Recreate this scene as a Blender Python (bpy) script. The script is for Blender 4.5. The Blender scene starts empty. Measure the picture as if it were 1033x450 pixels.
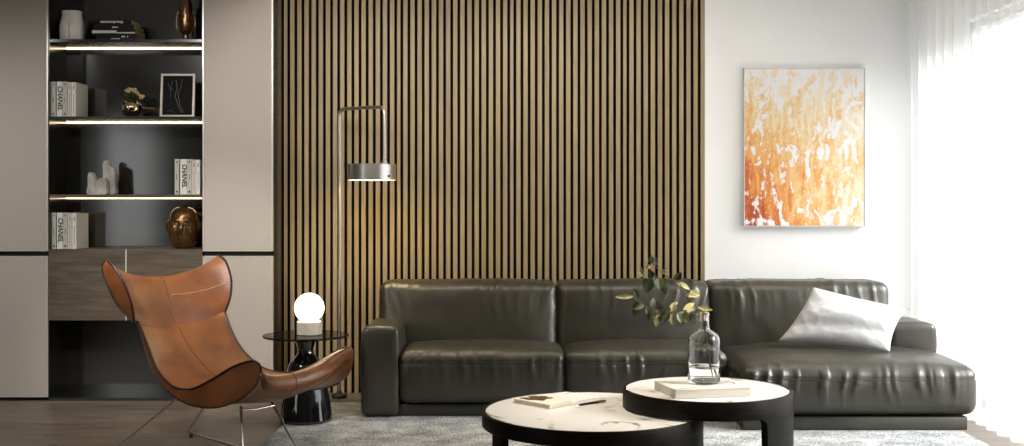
import bpy, bmesh, math, random
from mathutils import Vector, Matrix, noise
import numpy as np

C = bpy.context.scene.collection
PI = math.pi
F = 1150.0; CX = 516.5; CY = 205.0; EYE = 1.3
R = random.Random(7)

def P(px, py, d):
    """point at depth d (metres from the camera) that falls on photo pixel px,py"""
    return Vector(((px - CX) / F * d, d, EYE - (py - CY) / F * d))

# ------------------------------------------------------------------ materials
def new_mat(name):
    m = bpy.data.materials.new(name); m.use_nodes = True
    nt = m.node_tree
    b = nt.nodes['Principled BSDF']
    return m, nt, b

def setc(b, key, v):
    if key in b.inputs: b.inputs[key].default_value = v

def node(nt, typ, **kw):
    n = nt.nodes.new(typ)
    for k, v in kw.items():
        if hasattr(n, k): setattr(n, k, v)
        elif k in n.inputs: n.inputs[k].default_value = v
    return n

def ramp(nt, stops, interp='LINEAR'):
    n = nt.nodes.new('ShaderNodeValToRGB'); cr = n.color_ramp; cr.interpolation = interp
    while len(cr.elements) < len(stops): cr.elements.new(0.5)
    for e, (p, c) in zip(cr.elements, stops):
        e.position = p; e.color = (*c, 1)
    return n

def mat(name, col, rough=0.5, metal=0.0, var=0.12, scale=8.0, bump=0.0, bscale=60.0, spec=0.5, stretch=(1, 1, 1), coat=0.0, sheen=0.0, ior=1.5):
    m, nt, b = new_mat(name)
    setc(b, 'Roughness', rough); setc(b, 'Metallic', metal); setc(b, 'Specular IOR Level', spec); setc(b, 'Coat Weight', coat)
    setc(b, 'Sheen Weight', sheen); setc(b, 'IOR', ior)
    tc = node(nt, 'ShaderNodeTexCoord'); mp = node(nt, 'ShaderNodeMapping')
    mp.inputs['Scale'].default_value = stretch
    nt.links.new(tc.outputs['Object'], mp.inputs['Vector'])
    n = node(nt, 'ShaderNodeTexNoise'); n.inputs['Scale'].default_value = scale; n.inputs['Detail'].default_value = 5
    nt.links.new(mp.outputs[0], n.inputs['Vector'])
    lo = tuple(max(0, c * (1 - var)) for c in col); hi = tuple(min(1, c * (1 + var)) for c in col)
    r = ramp(nt, [(0.3, lo), (0.7, hi)])
    nt.links.new(n.outputs['Fac'], r.inputs['Fac']); nt.links.new(r.outputs['Color'], b.inputs['Base Color'])
    if bump:
        n2 = node(nt, 'ShaderNodeTexNoise'); n2.inputs['Scale'].default_value = bscale; n2.inputs['Detail'].default_value = 6
        nt.links.new(mp.outputs[0], n2.inputs['Vector'])
        bp = node(nt, 'ShaderNodeBump'); bp.inputs['Strength'].default_value = bump; bp.inputs['Distance'].default_value = 0.01
        nt.links.new(n2.outputs['Fac'], bp.inputs['Height']); nt.links.new(bp.outputs[0], b.inputs['Normal'])
    return m

def emit_mat(name, col, strength):
    m, nt, b = new_mat(name)
    setc(b, 'Base Color', (*col, 1)); setc(b, 'Emission Color', (*col, 1)); setc(b, 'Emission Strength', strength)
    return m

def floor_mat():
    m, nt, b = new_mat('dark_oak_planks')
    tc = node(nt, 'ShaderNodeTexCoord')
    br = node(nt, 'ShaderNodeTexBrick'); br.offset = 0.37
    br.inputs['Color1'].default_value = (0.0, 0.0, 0.0, 1); br.inputs['Color2'].default_value = (1, 1, 1, 1)
    br.inputs['Mortar'].default_value = (0.5, 0.5, 0.5, 1)
    br.inputs['Scale'].default_value = 1; br.inputs['Mortar Size'].default_value = 0.0015
    br.inputs['Brick Width'].default_value = 1.9; br.inputs['Row Height'].default_value = 0.21
    nt.links.new(tc.outputs['Object'], br.inputs['Vector'])
    mp = node(nt, 'ShaderNodeMapping'); mp.inputs['Scale'].default_value = (1.1, 15, 1)
    nt.links.new(tc.outputs['Object'], mp.inputs['Vector'])
    n = node(nt, 'ShaderNodeTexNoise'); n.inputs['Scale'].default_value = 2.2; n.inputs['Detail'].default_value = 8; n.inputs['Roughness'].default_value = .65
    n.inputs['Distortion'].default_value = 0.6
    nt.links.new(mp.outputs[0], n.inputs['Vector'])
    r = ramp(nt, [(0.28, (.055, .041, .029)), (0.5, (.125, .097, .072)), (0.72, (.20, .163, .125))])
    ad = node(nt, 'ShaderNodeMath', operation='MULTIPLY_ADD'); ad.inputs[1].default_value = .16
    nt.links.new(br.outputs['Color'], ad.inputs[0]); 
    sb = node(nt, 'ShaderNodeMath', operation='SUBTRACT'); sb.inputs[1].default_value = .08
    nt.links.new(n.outputs['Fac'], sb.inputs[0]); nt.links.new(sb.outputs[0], ad.inputs[2])
    nt.links.new(ad.outputs[0], r.inputs['Fac'])
    mx = node(nt, 'ShaderNodeMix', data_type='RGBA'); mx.inputs[7].default_value = (.03, .02, .015, 1)
    nt.links.new(br.outputs['Fac'], mx.inputs[0]); nt.links.new(r.outputs['Color'], mx.inputs[6])
    nt.links.new(mx.outputs[2], b.inputs['Base Color'])
    setc(b, 'Roughness', .42)
    bp = node(nt, 'ShaderNodeBump'); bp.inputs['Strength'].default_value = .15; bp.inputs['Distance'].default_value = .01
    nt.links.new(n.outputs['Fac'], bp.inputs['Height']); nt.links.new(bp.outputs[0], b.inputs['Normal'])
    return m

def rug_mat():
    m, nt, b = new_mat('mottled_grey_wool')
    tc = node(nt, 'ShaderNodeTexCoord')
    n = node(nt, 'ShaderNodeTexNoise'); n.inputs['Scale'].default_value = 95; n.inputs['Detail'].default_value = 4; n.inputs['Roughness'].default_value = .75
    mp = node(nt, 'ShaderNodeMapping'); mp.inputs['Scale'].default_value = (1, .45, 1)
    nt.links.new(tc.outputs['Object'], mp.inputs['Vector']); nt.links.new(mp.outputs[0], n.inputs['Vector'])
    n2 = node(nt, 'ShaderNodeTexNoise'); n2.inputs['Scale'].default_value = 7; n2.inputs['Detail'].default_value = 6
    nt.links.new(tc.outputs['Object'], n2.inputs['Vector'])
    ad = node(nt, 'ShaderNodeMath', operation='MULTIPLY_ADD'); ad.inputs[1].default_value = .5
    nt.links.new(n2.outputs['Fac'], ad.inputs[0]); nt.links.new(n.outputs['Fac'], ad.inputs[2])
    r = ramp(nt, [(0.55, (.12, .128, .135)), (0.72, (.30, .312, .32)), (0.95, (.66, .67, .67))])
    nt.links.new(ad.outputs[0], r.inputs['Fac']); nt.links.new(r.outputs['Color'], b.inputs['Base Color'])
    setc(b, 'Roughness', .95); setc(b, 'Specular IOR Level', .1)
    bp = node(nt, 'ShaderNodeBump'); bp.inputs['Strength'].default_value = .6; bp.inputs['Distance'].default_value = .01
    nt.links.new(n.outputs['Fac'], bp.inputs['Height']); nt.links.new(bp.outputs[0], b.inputs['Normal'])
    return m

def wood_mat(name, lo, hi, rough=.45, stretch=(1, 12, 12), scale=3.0, spec=.5):
    m, nt, b = new_mat(name)
    tc = node(nt, 'ShaderNodeTexCoord'); mp = node(nt, 'ShaderNodeMapping'); mp.inputs['Scale'].default_value = stretch
    nt.links.new(tc.outputs['Object'], mp.inputs['Vector'])
    n = node(nt, 'ShaderNodeTexNoise'); n.inputs['Scale'].default_value = scale; n.inputs['Detail'].default_value = 8; n.inputs['Distortion'].default_value = .8
    nt.links.new(mp.outputs[0], n.inputs['Vector'])
    r = ramp(nt, [(0.3, lo), (0.7, hi)])
    nt.links.new(n.outputs['Fac'], r.inputs['Fac']); nt.links.new(r.outputs['Color'], b.inputs['Base Color'])
    setc(b, 'Roughness', rough); setc(b, 'Specular IOR Level', spec)
    bp = node(nt, 'ShaderNodeBump'); bp.inputs['Strength'].default_value = .12; bp.inputs['Distance'].default_value = .004
    nt.links.new(n.outputs['Fac'], bp.inputs['Height']); nt.links.new(bp.outputs[0], b.inputs['Normal'])
    return m

def marble_mat():
    m, nt, b = new_mat('white_marble_gold_veins')
    tc = node(nt, 'ShaderNodeTexCoord')
    n = node(nt, 'ShaderNodeTexNoise'); n.inputs['Scale'].default_value = 2.3; n.inputs['Detail'].default_value = 7; n.inputs['Distortion'].default_value = 1.2
    nt.links.new(tc.outputs['Object'], n.inputs['Vector'])
    sb = node(nt, 'ShaderNodeMath', operation='SUBTRACT'); sb.inputs[1].default_value = .5
    ab = node(nt, 'ShaderNodeMath', operation='ABSOLUTE')
    nt.links.new(n.outputs['Fac'], sb.inputs[0]); nt.links.new(sb.outputs[0], ab.inputs[0])
    n2 = node(nt, 'ShaderNodeTexNoise'); n2.inputs['Scale'].default_value = 3.5; n2.inputs['Detail'].default_value = 3
    nt.links.new(tc.outputs['Object'], n2.inputs['Vector'])
    r2 = ramp(nt, [(0.5, (0, 0, 0)), (0.62, (1, 1, 1))])
    nt.links.new(n2.outputs['Fac'], r2.inputs['Fac'])
    r1 = ramp(nt, [(0.0, (1, 1, 1)), (0.012, (.7, .7, .7)), (0.03, (0, 0, 0))])
    nt.links.new(ab.outputs[0], r1.inputs['Fac'])
    mu = node(nt, 'ShaderNodeMath', operation='MULTIPLY')
    nt.links.new(r1.outputs['Color'], mu.inputs[0]); nt.links.new(r2.outputs['Color'], mu.inputs[1])
    mx = node(nt, 'ShaderNodeMix', data_type='RGBA'); mx.inputs[6].default_value = (.84, .82, .79, 1); mx.inputs[7].default_value = (.26, .17, .08, 1)
    nt.links.new(mu.outputs[0], mx.inputs[0]); nt.links.new(mx.outputs[2], b.inputs['Base Color'])
    setc(b, 'Roughness', .18)
    return m

def painting_mat():
    m, nt, b = new_mat('orange_abstract_paint')
    tc = node(nt, 'ShaderNodeTexCoord')
    sep = node(nt, 'ShaderNodeSeparateXYZ'); nt.links.new(tc.outputs['Object'], sep.inputs[0])
    def math_(op, a, bb=None, c=None):
        n = node(nt, 'ShaderNodeMath', operation=op)
        for i, v in enumerate((a, bb, c)):
            if v is None: continue
            if isinstance(v, (int, float)): n.inputs[i].default_value = v
            else: nt.links.new(v, n.inputs[i])
        return n.outputs[0]
    # canvas spans x -.41...41, z -.54...54
    u = math_('MULTIPLY_ADD', sep.outputs['X'], 1 / .82, .5); v = math_('MULTIPLY_ADD', sep.outputs['Z'], 1 / 1.08, .5)
    mp = node(nt, 'ShaderNodeMapping'); mp.inputs['Scale'].default_value = (1.35, 1, .8); mp.inputs['Rotation'].default_value = (0, .35, 0)
    nt.links.new(tc.outputs['Object'], mp.inputs['Vector'])
    n1 = node(nt, 'ShaderNodeTexNoise'); n1.inputs['Scale'].default_value = 6.5; n1.inputs['Detail'].default_value = 6; n1.inputs['Distortion'].default_value = 1.9; n1.inputs['Roughness'].default_value = .55
    nt.links.new(mp.outputs[0], n1.inputs['Vector'])
    n2 = node(nt, 'ShaderNodeTexNoise'); n2.inputs['Scale'].default_value = 60; n2.inputs['Detail'].default_value = 5; n2.inputs['Roughness'].default_value = .8
    nt.links.new(tc.outputs['Object'], n2.inputs['Vector'])
    mp3 = node(nt, 'ShaderNodeMapping'); mp3.inputs['Scale'].default_value = (5.5, 1, 1.4)
    nt.links.new(tc.outputs['Object'], mp3.inputs['Vector'])
    n3 = node(nt, 'ShaderNodeTexNoise'); n3.inputs['Scale'].default_value = 3.6; n3.inputs['Detail'].default_value = 4; n3.inputs['Distortion'].default_value = .8
    nt.links.new(mp3.outputs[0], n3.inputs['Vector'])
    # ink strength: strongest lower left, palest upper right
    corner = math_('MULTIPLY', math_('SUBTRACT', 1.0, math_('MULTIPLY', u, .85)), math_('SUBTRACT', 1.0, math_('MULTIPLY', v, 1.0)))
    ink = math_('ADD', math_('MULTIPLY_ADD', n1.outputs['Fac'], .75, math_('MULTIPLY', n3.outputs['Fac'], .85)), math_('MULTIPLY_ADD', math_('POWER', corner, 1.5), .85, -.63))
    ink = math_('MULTIPLY_ADD', math_('SUBTRACT', n2.outputs['Fac'], .5), .42, ink)
    r = ramp(nt, [(0.10, (.83, .72, .55)), (0.22, (.80, .60, .34)), (0.36, (.78, .47, .18)), (0.52, (.74, .32, .08)), (0.68, (.62, .17, .03)), (0.85, (.40, .07, .015))])
    nt.links.new(ink, r.inputs['Fac'])
    # bare-canvas gaps: blotches with ragged edges, fewer towards the lower left
    n4 = node(nt, 'ShaderNodeTexNoise'); n4.inputs['Scale'].default_value = 11; n4.inputs['Detail'].default_value = 6; n4.inputs['Distortion'].default_value = 1.0; n4.inputs['Roughness'].default_value = .6
    nt.links.new(mp.outputs[0], n4.inputs['Vector'])
    gap = ramp(nt, [(0.555, (0, 0, 0)), (0.60, (1, 1, 1))])
    edge = math_('MULTIPLY', math_('POWER', math_('ABSOLUTE', math_('SUBTRACT', v, .45)), 3.0), .5)
    gm = math_('ADD', math_('ADD', math_('MULTIPLY', n1.outputs['Fac'], .55), math_('MULTIPLY', n4.outputs['Fac'], .48)), math_('MULTIPLY_ADD', n2.outputs['Fac'], .10, -.02))
    gm = math_('ADD', gm, math_('MULTIPLY_ADD', corner, -.04, edge))
    nt.links.new(gm, gap.inputs['Fac'])
    mx = node(nt, 'ShaderNodeMix', data_type='RGBA'); mx.inputs[7].default_value = (.82, .80, .79, 1)
    nt.links.new(gap.outputs['Color'], mx.inputs[0]); nt.links.new(r.outputs['Color'], mx.inputs[6])
    nt.links.new(mx.outputs[2], b.inputs['Base Color']); setc(b, 'Roughness', .6)
    return m

def clear_mat(name, tint=(1, 1, 1), ior=1.45, rough=0.0):
    m, nt, b = new_mat(name)
    setc(b, 'Base Color', (*tint, 1)); setc(b, 'Transmission Weight', 1.0); setc(b, 'IOR', ior); setc(b, 'Roughness', rough)
    return m

def thin_mat(name, tint, transp, diff_trans=None, rough=.1):
    """see-through sheet: transparent mixed with a surface shader"""
    m, nt, b = new_mat(name)
    out = nt.nodes['Material Output']
    tr = node(nt, 'ShaderNodeBsdfTransparent'); tr.inputs[0].default_value = (*tint, 1)
    mx = node(nt, 'ShaderNodeMixShader'); mx.inputs[0].default_value = 1 - transp
    nt.links.new(tr.outputs[0], mx.inputs[1])
    if diff_trans:
        nt.nodes.remove(b)
        d = node(nt, 'ShaderNodeBsdfDiffuse'); d.inputs[0].default_value = (*diff_trans, 1)
        t = node(nt, 'ShaderNodeBsdfTranslucent'); t.inputs[0].default_value = (*diff_trans, 1)
        m2 = node(nt, 'ShaderNodeMixShader'); m2.inputs[0].default_value = .6
        nt.links.new(d.outputs[0], m2.inputs[1]); nt.links.new(t.outputs[0], m2.inputs[2]); nt.links.new(m2.outputs[0], mx.inputs[2])
    else:
        setc(b, 'Base Color', (.01, .01, .01, 1)); setc(b, 'Roughness', rough)
        nt.links.new(b.outputs[0], mx.inputs[2])
    nt.links.new(mx.outputs[0], out.inputs['Surface'])
    return m

M = dict(
    unseen_wall=wood_mat('dark_unseen_wall', (.05, .04, .032), (.09, .075, .06), .5, stretch=(6, 6, 1)),  # invented dark finish for unseen walls, keeps bounce and reflections low
    wall=mat('white_plaster', (.86, .86, .86), .8, var=.02, scale=3, bump=.03, bscale=90),
    ceiling=mat('white_ceiling_paint', (.8, .8, .79), .85, var=.02),
    floor=floor_mat(), rug=rug_mat(),
    greige=mat('greige_lacquer', (.42, .375, .33), .5, var=.05, scale=220, bump=.02, bscale=300),
    alu=mat('pale_aluminium', (.85, .83, .8), .3, metal=.6, var=.03),
    carcass=mat('dark_bronze_lacquer', (.012, .0118, .009), .17, var=.04, spec=1.0),
    backing=mat('dark_bronze_glass', (.012, .0118, .009), .12, var=.03, spec=.5, ior=2.1),
    black=mat('matt_black', (.008, .008, .008), .6, var=.1),
    walnut=wood_mat('smoked_walnut', (.062, .046, .031), (.135, .104, .072), .42),
    led=emit_mat('warm_led', (1, .78, .48), 9.0),
    slat=wood_mat('oak_slat', (.255, .182, .090), (.375, .275, .148), .5, stretch=(28, 28, 1), scale=2.0),
    felt=mat('black_felt', (.004, .004, .004), .95, var=.1, spec=.1),
    leather=mat('olive_black_leather', (.036, .033, .0238), .37, var=.22, scale=5, bump=.08, bscale=160, spec=.6),
    cognac=mat('cognac_leather', (.205, .074, .026), .36, var=.30, scale=7, bump=.18, bscale=130, spec=.5),
    piping=mat('dark_brown_piping', (.022, .010, .008), .45),
    seam=mat('brown_stitching', (.10, .03, .01), .5),
    paleseam=mat('pale_seam', (.55, .36, .22), .4),
    steel=mat('brushed_steel', (.62, .60, .57), .32, metal=1, var=.05, scale=40, stretch=(1, 1, 12)),
    chrome=mat('chrome_rod', (.85, .82, .78), .12, metal=1, var=.03),
    gloss=mat('gloss_black', (.006, .006, .006), .06, var=.1, spec=.7, coat=1.0),
    blackwood=wood_mat('black_stained_oak', (.003, .0028, .0025), (.010, .009, .007), .5, spec=.12, stretch=(1.5, 1.5, 22), scale=4),
    rimwood=wood_mat('dark_stained_rim', (.0035, .003, .0022), (.013, .009, .006), .45, stretch=(3, 3, 14), scale=4, spec=.12),
    marble=marble_mat(), paint=painting_mat(),
    globe=emit_mat('opal_glass_lit', (1, .80, .52), 9.0),
    diffuser=emit_mat('lamp_diffuser', (1, .78, .45), 26.0),
    travertine=mat('travertine', (.60, .54, .45), .6, var=.18, scale=30, stretch=(1, 1, 6), bump=.1),
    linen=mat('pale_grey_linen', (.60, .60, .61), .9, var=.08, scale=30, bump=.35, bscale=260, spec=.15, sheen=.2),
    white_ceramic=mat('white_ceramic', (.66, .63, .59), .4, var=.03),
    whitestone=mat('veined_white_stone', (.46, .43, .39), .55, var=.38, scale=26, stretch=(1, 1, .6), bump=.15, bscale=40),
    gold=mat('polished_gold', (.78, .58, .36), .09, metal=1, var=.03),
    amber=mat('amber_lustre_glass', (.20, .10, .04), .2, metal=.75, var=.5, scale=30, coat=.5, bump=.25, bscale=45),
    amber2=mat('brown_lustre_glass', (.15, .072, .027), .22, metal=.7, var=.5, scale=22, coat=.5, bump=.15, bscale=45),
    page=mat('book_pages', (.70, .64, .55), .8, var=.10, scale=4, stretch=(1, 1, 60)),
    goldpage=mat('tan_book_pages', (.52, .38, .20), .7, var=.12, scale=6, stretch=(1, 1, 60)),
    cover_white=mat('white_book_cover', (.70, .68, .63), .5, var=.03),
    cover_sage=mat('sage_white_book_cover', (.44, .45, .37), .5, var=.04),
    cover_rose=mat('rose_white_book_cover', (.60, .53, .48), .5, var=.04),
    cover_black=mat('black_book_cover', (.007, .007, .007), .5, var=.1, spec=.2),
    cover_putty=mat('putty_book_cover', (.62, .57, .50), .5, var=.04),
    ink=mat('black_ink', (.012, .016, .022), .5), greyink=mat('grey_ink', (.22, .2, .18), .6), whiteink=mat('white_ink', (.7, .68, .62), .6),
    brownink=mat('brown_print', (.11, .06, .025), .4, var=.9, scale=60),
    photo=mat('dark_photograph', (.006, .006, .006), .6, spec=.1), sketch=mat('grey_sketch_line', (.10, .095, .09), .5),
    frame=mat('pale_frame', (.62, .55, .47), .35, var=.04),
    glass=clear_mat('clear_bottle_glass', (.97, .985, .975)), water=clear_mat('water', (.97, .99, .98), 1.33),
    smoke=thin_mat('smoked_glass', (.30, .28, .26), .45, rough=.04),
    pane=thin_mat('window_pane', (.97, .98, .98), .93, rough=.0),
    sheer=thin_mat('sheer_white_voile', (1, 1, 1), .55, (.92, .92, .92)),
    bark=mat('brown_twig', (.16, .085, .04), .6, var=.3, scale=40),
    leaf=mat('grey_green_leaf', (.085, .105, .045), .42, var=.6, scale=18),
    paleleaf=mat('pale_yellow_leaf', (.50, .47, .22), .5, var=.35, scale=20),
    foliage=mat('dark_green_foliage', (.035, .05, .015), .5, var=.5, scale=30),
    petal=mat('cream_yellow_petal', (.75, .60, .30), .6, var=.2, scale=30),
)

# ------------------------------------------------------------------ object helpers
def tag(o, label=None, cat=None, group=None, kind=None):
    if label: o['label'] = label
    if cat: o['category'] = cat
    if group: o['group'] = group
    if kind: o['kind'] = kind
    return o

def thing(name, loc, label, cat, group=None, rotz=0):
    o = bpy.data.objects.new(name, None); C.objects.link(o)
    o.location = loc; o.rotation_euler = (0, 0, rotz); o.empty_display_size = .05
    return tag(o, label, cat, group)

def obj(name, bm, m, parent=None, smooth=True, angle=40, label=None):
    """link a bmesh whose coordinates are WORLD coordinates unless the parent has none"""
    bmesh.ops.recalc_face_normals(bm, faces=bm.faces)
    me = bpy.data.meshes.new(name); bm.to_mesh(me); bm.free()
    o = bpy.data.objects.new(name, me); C.objects.link(o)
    me.materials.append(m)
    if smooth:
        for p in me.polygons: p.use_smooth = True
        try: me.set_sharp_from_angle(angle=math.radians(angle))
        except Exception: pass
    if parent is not None: o.parent = parent
    if label: o['label'] = label
    return o

def wobj(name, bm, m, parent, **kw):
    """same, mesh given in world coordinates: shifted into the parent's space"""
    top = Matrix.Identity(4); q = parent
    chain = []
    while q is not None:
        chain.append(q); q = q.parent
    for q in reversed(chain):
        top = top @ Matrix.LocRotScale(q.location, q.rotation_euler, q.scale)
    bmesh.ops.transform(bm, matrix=top.inverted(), verts=bm.verts)
    return obj(name, bm, m, parent, **kw)

def NB(): return bmesh.new()

def add_box(bm, x0, x1, y0, y1, z0, z1, bevel=0.0, seg=2, mtx=None):
    t = bmesh.new()
    bmesh.ops.create_cube(t, size=1)
    for v in t.verts:
        v.co = Vector(((x0 + x1) / 2 + v.co.x * (x1 - x0), (y0 + y1) / 2 + v.co.y * (y1 - y0), (z0 + z1) / 2 + v.co.z * (z1 - z0)))
    if bevel: bmesh.ops.bevel(t, geom=list(t.edges), offset=bevel, segments=seg, profile=.5, affect='EDGES')
    if mtx is not None: bmesh.ops.transform(t, matrix=mtx, verts=t.verts)
    merge(bm, t); return bm

def merge(bm, t):
    base = [bm.verts.new(v.co) for v in t.verts]
    t.verts.index_update()
    for f in t.faces:
        try: bm.faces.new([base[v.index] for v in f.verts])
        except ValueError: pass
    t.free()

def box(*a, **k): return add_box(NB(), *a, **k)

def add_grid(bm, pts, closed_u=False, closed_v=False):
    nu, nv = len(pts), len(pts[0])
    vs = [[bm.verts.new(p) for p in row] for row in pts]
    for i in range(nu if closed_u else nu - 1):
        for j in range(nv if closed_v else nv - 1):
            a, b, c, d = vs[i][j], vs[(i + 1) % nu][j], vs[(i + 1) % nu][(j + 1) % nv], vs[i][(j + 1) % nv]
            try: bm.faces.new((a, b, c, d))
            except ValueError: pass
    return vs

def add_tube(bm, pts, r, seg=10, cap=True, closed=False):
    pts = [Vector(p) for p in pts]; n = len(pts)
    rs = r if isinstance(r, (list, tuple)) else [r] * n
    prev = None; rings = []
    for i, p in enumerate(pts):
        if closed: t = pts[(i + 1) % n] - pts[i - 1]
        else: t = pts[min(i + 1, n - 1)] - pts[max(i - 1, 0)]
        if t.length < 1e-9: t = Vector((0, 0, 1))
        t.normalize()
        if prev is None:
            a = Vector((0, 0, 1)) if abs(t.z) < .9 else Vector((1, 0, 0))
            u = t.cross(a).normalized()
        else:
            u = (prev - t * prev.dot(t))
            u = u.normalized() if u.length > 1e-9 else t.orthogonal().normalized()
        prev = u; w = t.cross(u)
        rings.append([p + (u * math.cos(2 * PI * k / seg) + w * math.sin(2 * PI * k / seg)) * rs[i] for k in range(seg)])
    vs = add_grid(bm, rings, closed_u=closed, closed_v=True)
    if cap and not closed:
        bm.faces.new(vs[0]); bm.faces.new(list(reversed(vs[-1])))
    return bm

def tube(pts, r, **k): return add_tube(NB(), pts, r, **k)

def catmull(ctrl, n, closed=False):
    c = np.array([tuple(p) for p in ctrl], dtype=float); m = len(c); out = []
    segs = m if closed else m - 1
    for k in range(n):
        t = k / (n if closed else n - 1) * segs
        i = min(int(t), segs - 1); f = t - i
        g = (lambda j: c[j % m]) if closed else (lambda j: c[j] if 0 <= j < m else (2 * c[0] - c[1] if j < 0 else 2 * c[-1] - c[-2]))
        p0, p1, p2, p3 = g(i - 1), g(i), g(i + 1), g(i + 2)
        out.append(.5 * (2 * p1 + (p2 - p0) * f + (2 * p0 - 5 * p1 + 4 * p2 - p3) * f ** 2 + (3 * p1 - p0 - 3 * p2 + p3) * f ** 3))
    return [Vector(p) for p in out]

def curve_tube(ctrl, r, n=40, seg=10, closed=False): return tube(catmull(ctrl, n, closed), r, seg=seg, closed=closed)

def add_lathe(bm, prof, cx=0, cy=0, cz=0, seg=48, sx=1, sy=1):
    """prof: list of (r,z); points with r=0 close the ends"""
    rings = []
    for r, z in prof:
        rr = max(r, 1e-5)
        rings.append([Vector((cx + rr * sx * math.cos(2 * PI * k / seg), cy + rr * sy * math.sin(2 * PI * k / seg), cz + z)) for k in range(seg)])
    vs = add_grid(bm, rings, closed_v=True)
    for row, (r, z) in ((vs[0], prof[0]), (vs[-1], prof[-1])):
        try: bm.faces.new(row)
        except ValueError: pass
    return bm

def lathe(prof, *a, **k): return add_lathe(NB(), prof, *a, **k)

def cushion(x0, x1, y0, y1, z0, z1, r, h=.016, fn=None):
    """rounded box on a fine grid; fn(p, n, c, half) returns the displaced point"""
    c = Vector(((x0 + x1) / 2, (y0 + y1) / 2, (z0 + z1) / 2)); hf = Vector(((x1 - x0) / 2, (y1 - y0) / 2, (z1 - z0) / 2))
    bm = NB()
    def ax(n): return [-1 + 2 * i / n for i in range(n + 1)]
    ns = [max(6, int(2 * hf[k] / h)) for k in range(3)]
    for d in range(3):
        e, g = (d + 1) % 3, (d + 2) % 3
        for s in (-1, 1):
            rows = []
            for a in ax(ns[e]):
                row = []
                for b in ax(ns[g]):
                    p = [0, 0, 0]; p[d] = s * hf[d]; p[e] = a * hf[e]; p[g] = b * hf[g]
                    q = Vector([max(-hf[k] + r, min(hf[k] - r, p[k])) for k in range(3)])
                    dd = Vector(p) - q; n = dd.normalized()
                    v = c + q + n * r
                    row.append(fn(v, n, c, hf) if fn else v)
                rows.append(row)
            add_grid(bm, rows)
    bmesh.ops.remove_doubles(bm, verts=bm.verts, dist=1e-5)
    return bm

def text_mesh(s, size, depth=.0006, shear=0.0, space=1.0):
    cu = bpy.data.curves.new('lettering', 'FONT'); cu.body = s; cu.size = size; cu.extrude = depth; cu.align_x = 'CENTER'; cu.align_y = 'CENTER'
    cu.shear = shear; cu.space_character = space; cu.offset = size * .03
    o = bpy.data.objects.new('lettering', cu); C.objects.link(o)
    dg = bpy.context.evaluated_depsgraph_get()
    me = bpy.data.meshes.new_from_object(o.evaluated_get(dg))
    bm = NB(); bm.from_mesh(me)
    bpy.data.objects.remove(o); bpy.data.curves.remove(cu); bpy.data.meshes.remove(me)
    return bm

def nz(x, y=0, z=0): return noise.noise(Vector((x, y, z)))

# ------------------------------------------------------------------ the setting
YW = 7.80          # face of the back wall
YC = 7.475         # front of the built-in cabinets
XR = 3.00          # inner face of the right wall
XL = -4.60         # left wall
YB = -1.6          # behind the camera
CEIL = 2.86
def struct(name, bm, m, label=None, cat=None, parent=None):
    o = obj(name, bm, m, parent, smooth=False)
    if parent is None: tag(o, label, cat, kind='structure')
    return o
struct('floor', box(XL - .2, XR + .2, YB, YW + .2, -.1, 0), M['floor'], 'dark brown wooden plank floor', 'floor')
struct('ceiling', box(XL - .2, XR + .2, YB, YW + .2, CEIL, CEIL + .12), M['ceiling'], 'white ceiling above the room', 'ceiling')
struct('wall_back', box(XL - .2, XR + .2, YW, YW + .2, 0, CEIL), M['wall'], 'white wall behind sofa, painting and cabinets', 'wall')
# unseen left wall, darkened to cut bounce, with a window the shelf back mirrors
b = NB()
add_box(b, XL - .2, XL, YB, .5, 0, CEIL); add_box(b, XL - .2, XL, 2.6, YW, 0, CEIL)
add_box(b, XL - .2, XL, .5, 2.6, 0, .6); add_box(b, XL - .2, XL, .5, 2.6, 2.3, CEIL)
struct('wall_left', b, M['unseen_wall'], 'unseen left wall, made dark to cut bounce, with one window', 'wall')
struct('wall_front', box(XL - .2, XR + .2, YB - .2, YB, 0, CEIL), M['unseen_wall'], 'unseen wall opposite the sofa, added dark to cut fill', 'wall')  # closes the rear out of view, dark to hold back frontal light
# right wall: tall window behind the curtain
WY0, WY1, WZ1 = 4.3, 7.62, 2.50
b = NB()
add_box(b, XR, XR + .2, YB, WY0, 0, CEIL); add_box(b, XR, XR + .2, WY1, YW, 0, CEIL); add_box(b, XR, XR + .2, WY0, WY1, WZ1, CEIL)
struct('wall_right', b, M['wall'], 'white right wall around the tall curtained window', 'wall')

def window(name, x, y0, y1, z0, z1, cuts, label):
    w = thing(name, (x, y0, z0), label, 'window'); w['kind'] = 'structure'
    b = NB(); t = .05
    add_box(b, x, x + .08, y0, y1, z0, z0 + t); add_box(b, x, x + .08, y0, y1, z1 - t, z1)
    for yy in [y0] + cuts + [y1 - t]: add_box(b, x, x + .08, yy, yy + t, z0, z1)
    wobj('window_frame', b, M['wall'], w, smooth=False)
    edges = [y0 + t] + [v for cc in cuts for v in (cc, cc + t)] + [y1 - t]
    for i in range(0, len(edges), 2):
        wobj('pane', box(x + .035, x + .041, edges[i], edges[i + 1], z0 + t, z1 - t), M['pane'], w, smooth=False)
window('window_1', XR + .06, WY0, WY1, 0.02, WZ1, [WY0 + 1.1, WY0 + 2.2], 'tall white framed window behind the sheer curtain')
window('window_2', XL - .14, .5, 2.6, .6, 2.3, [1.53], 'white framed window in the left wall')

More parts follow.
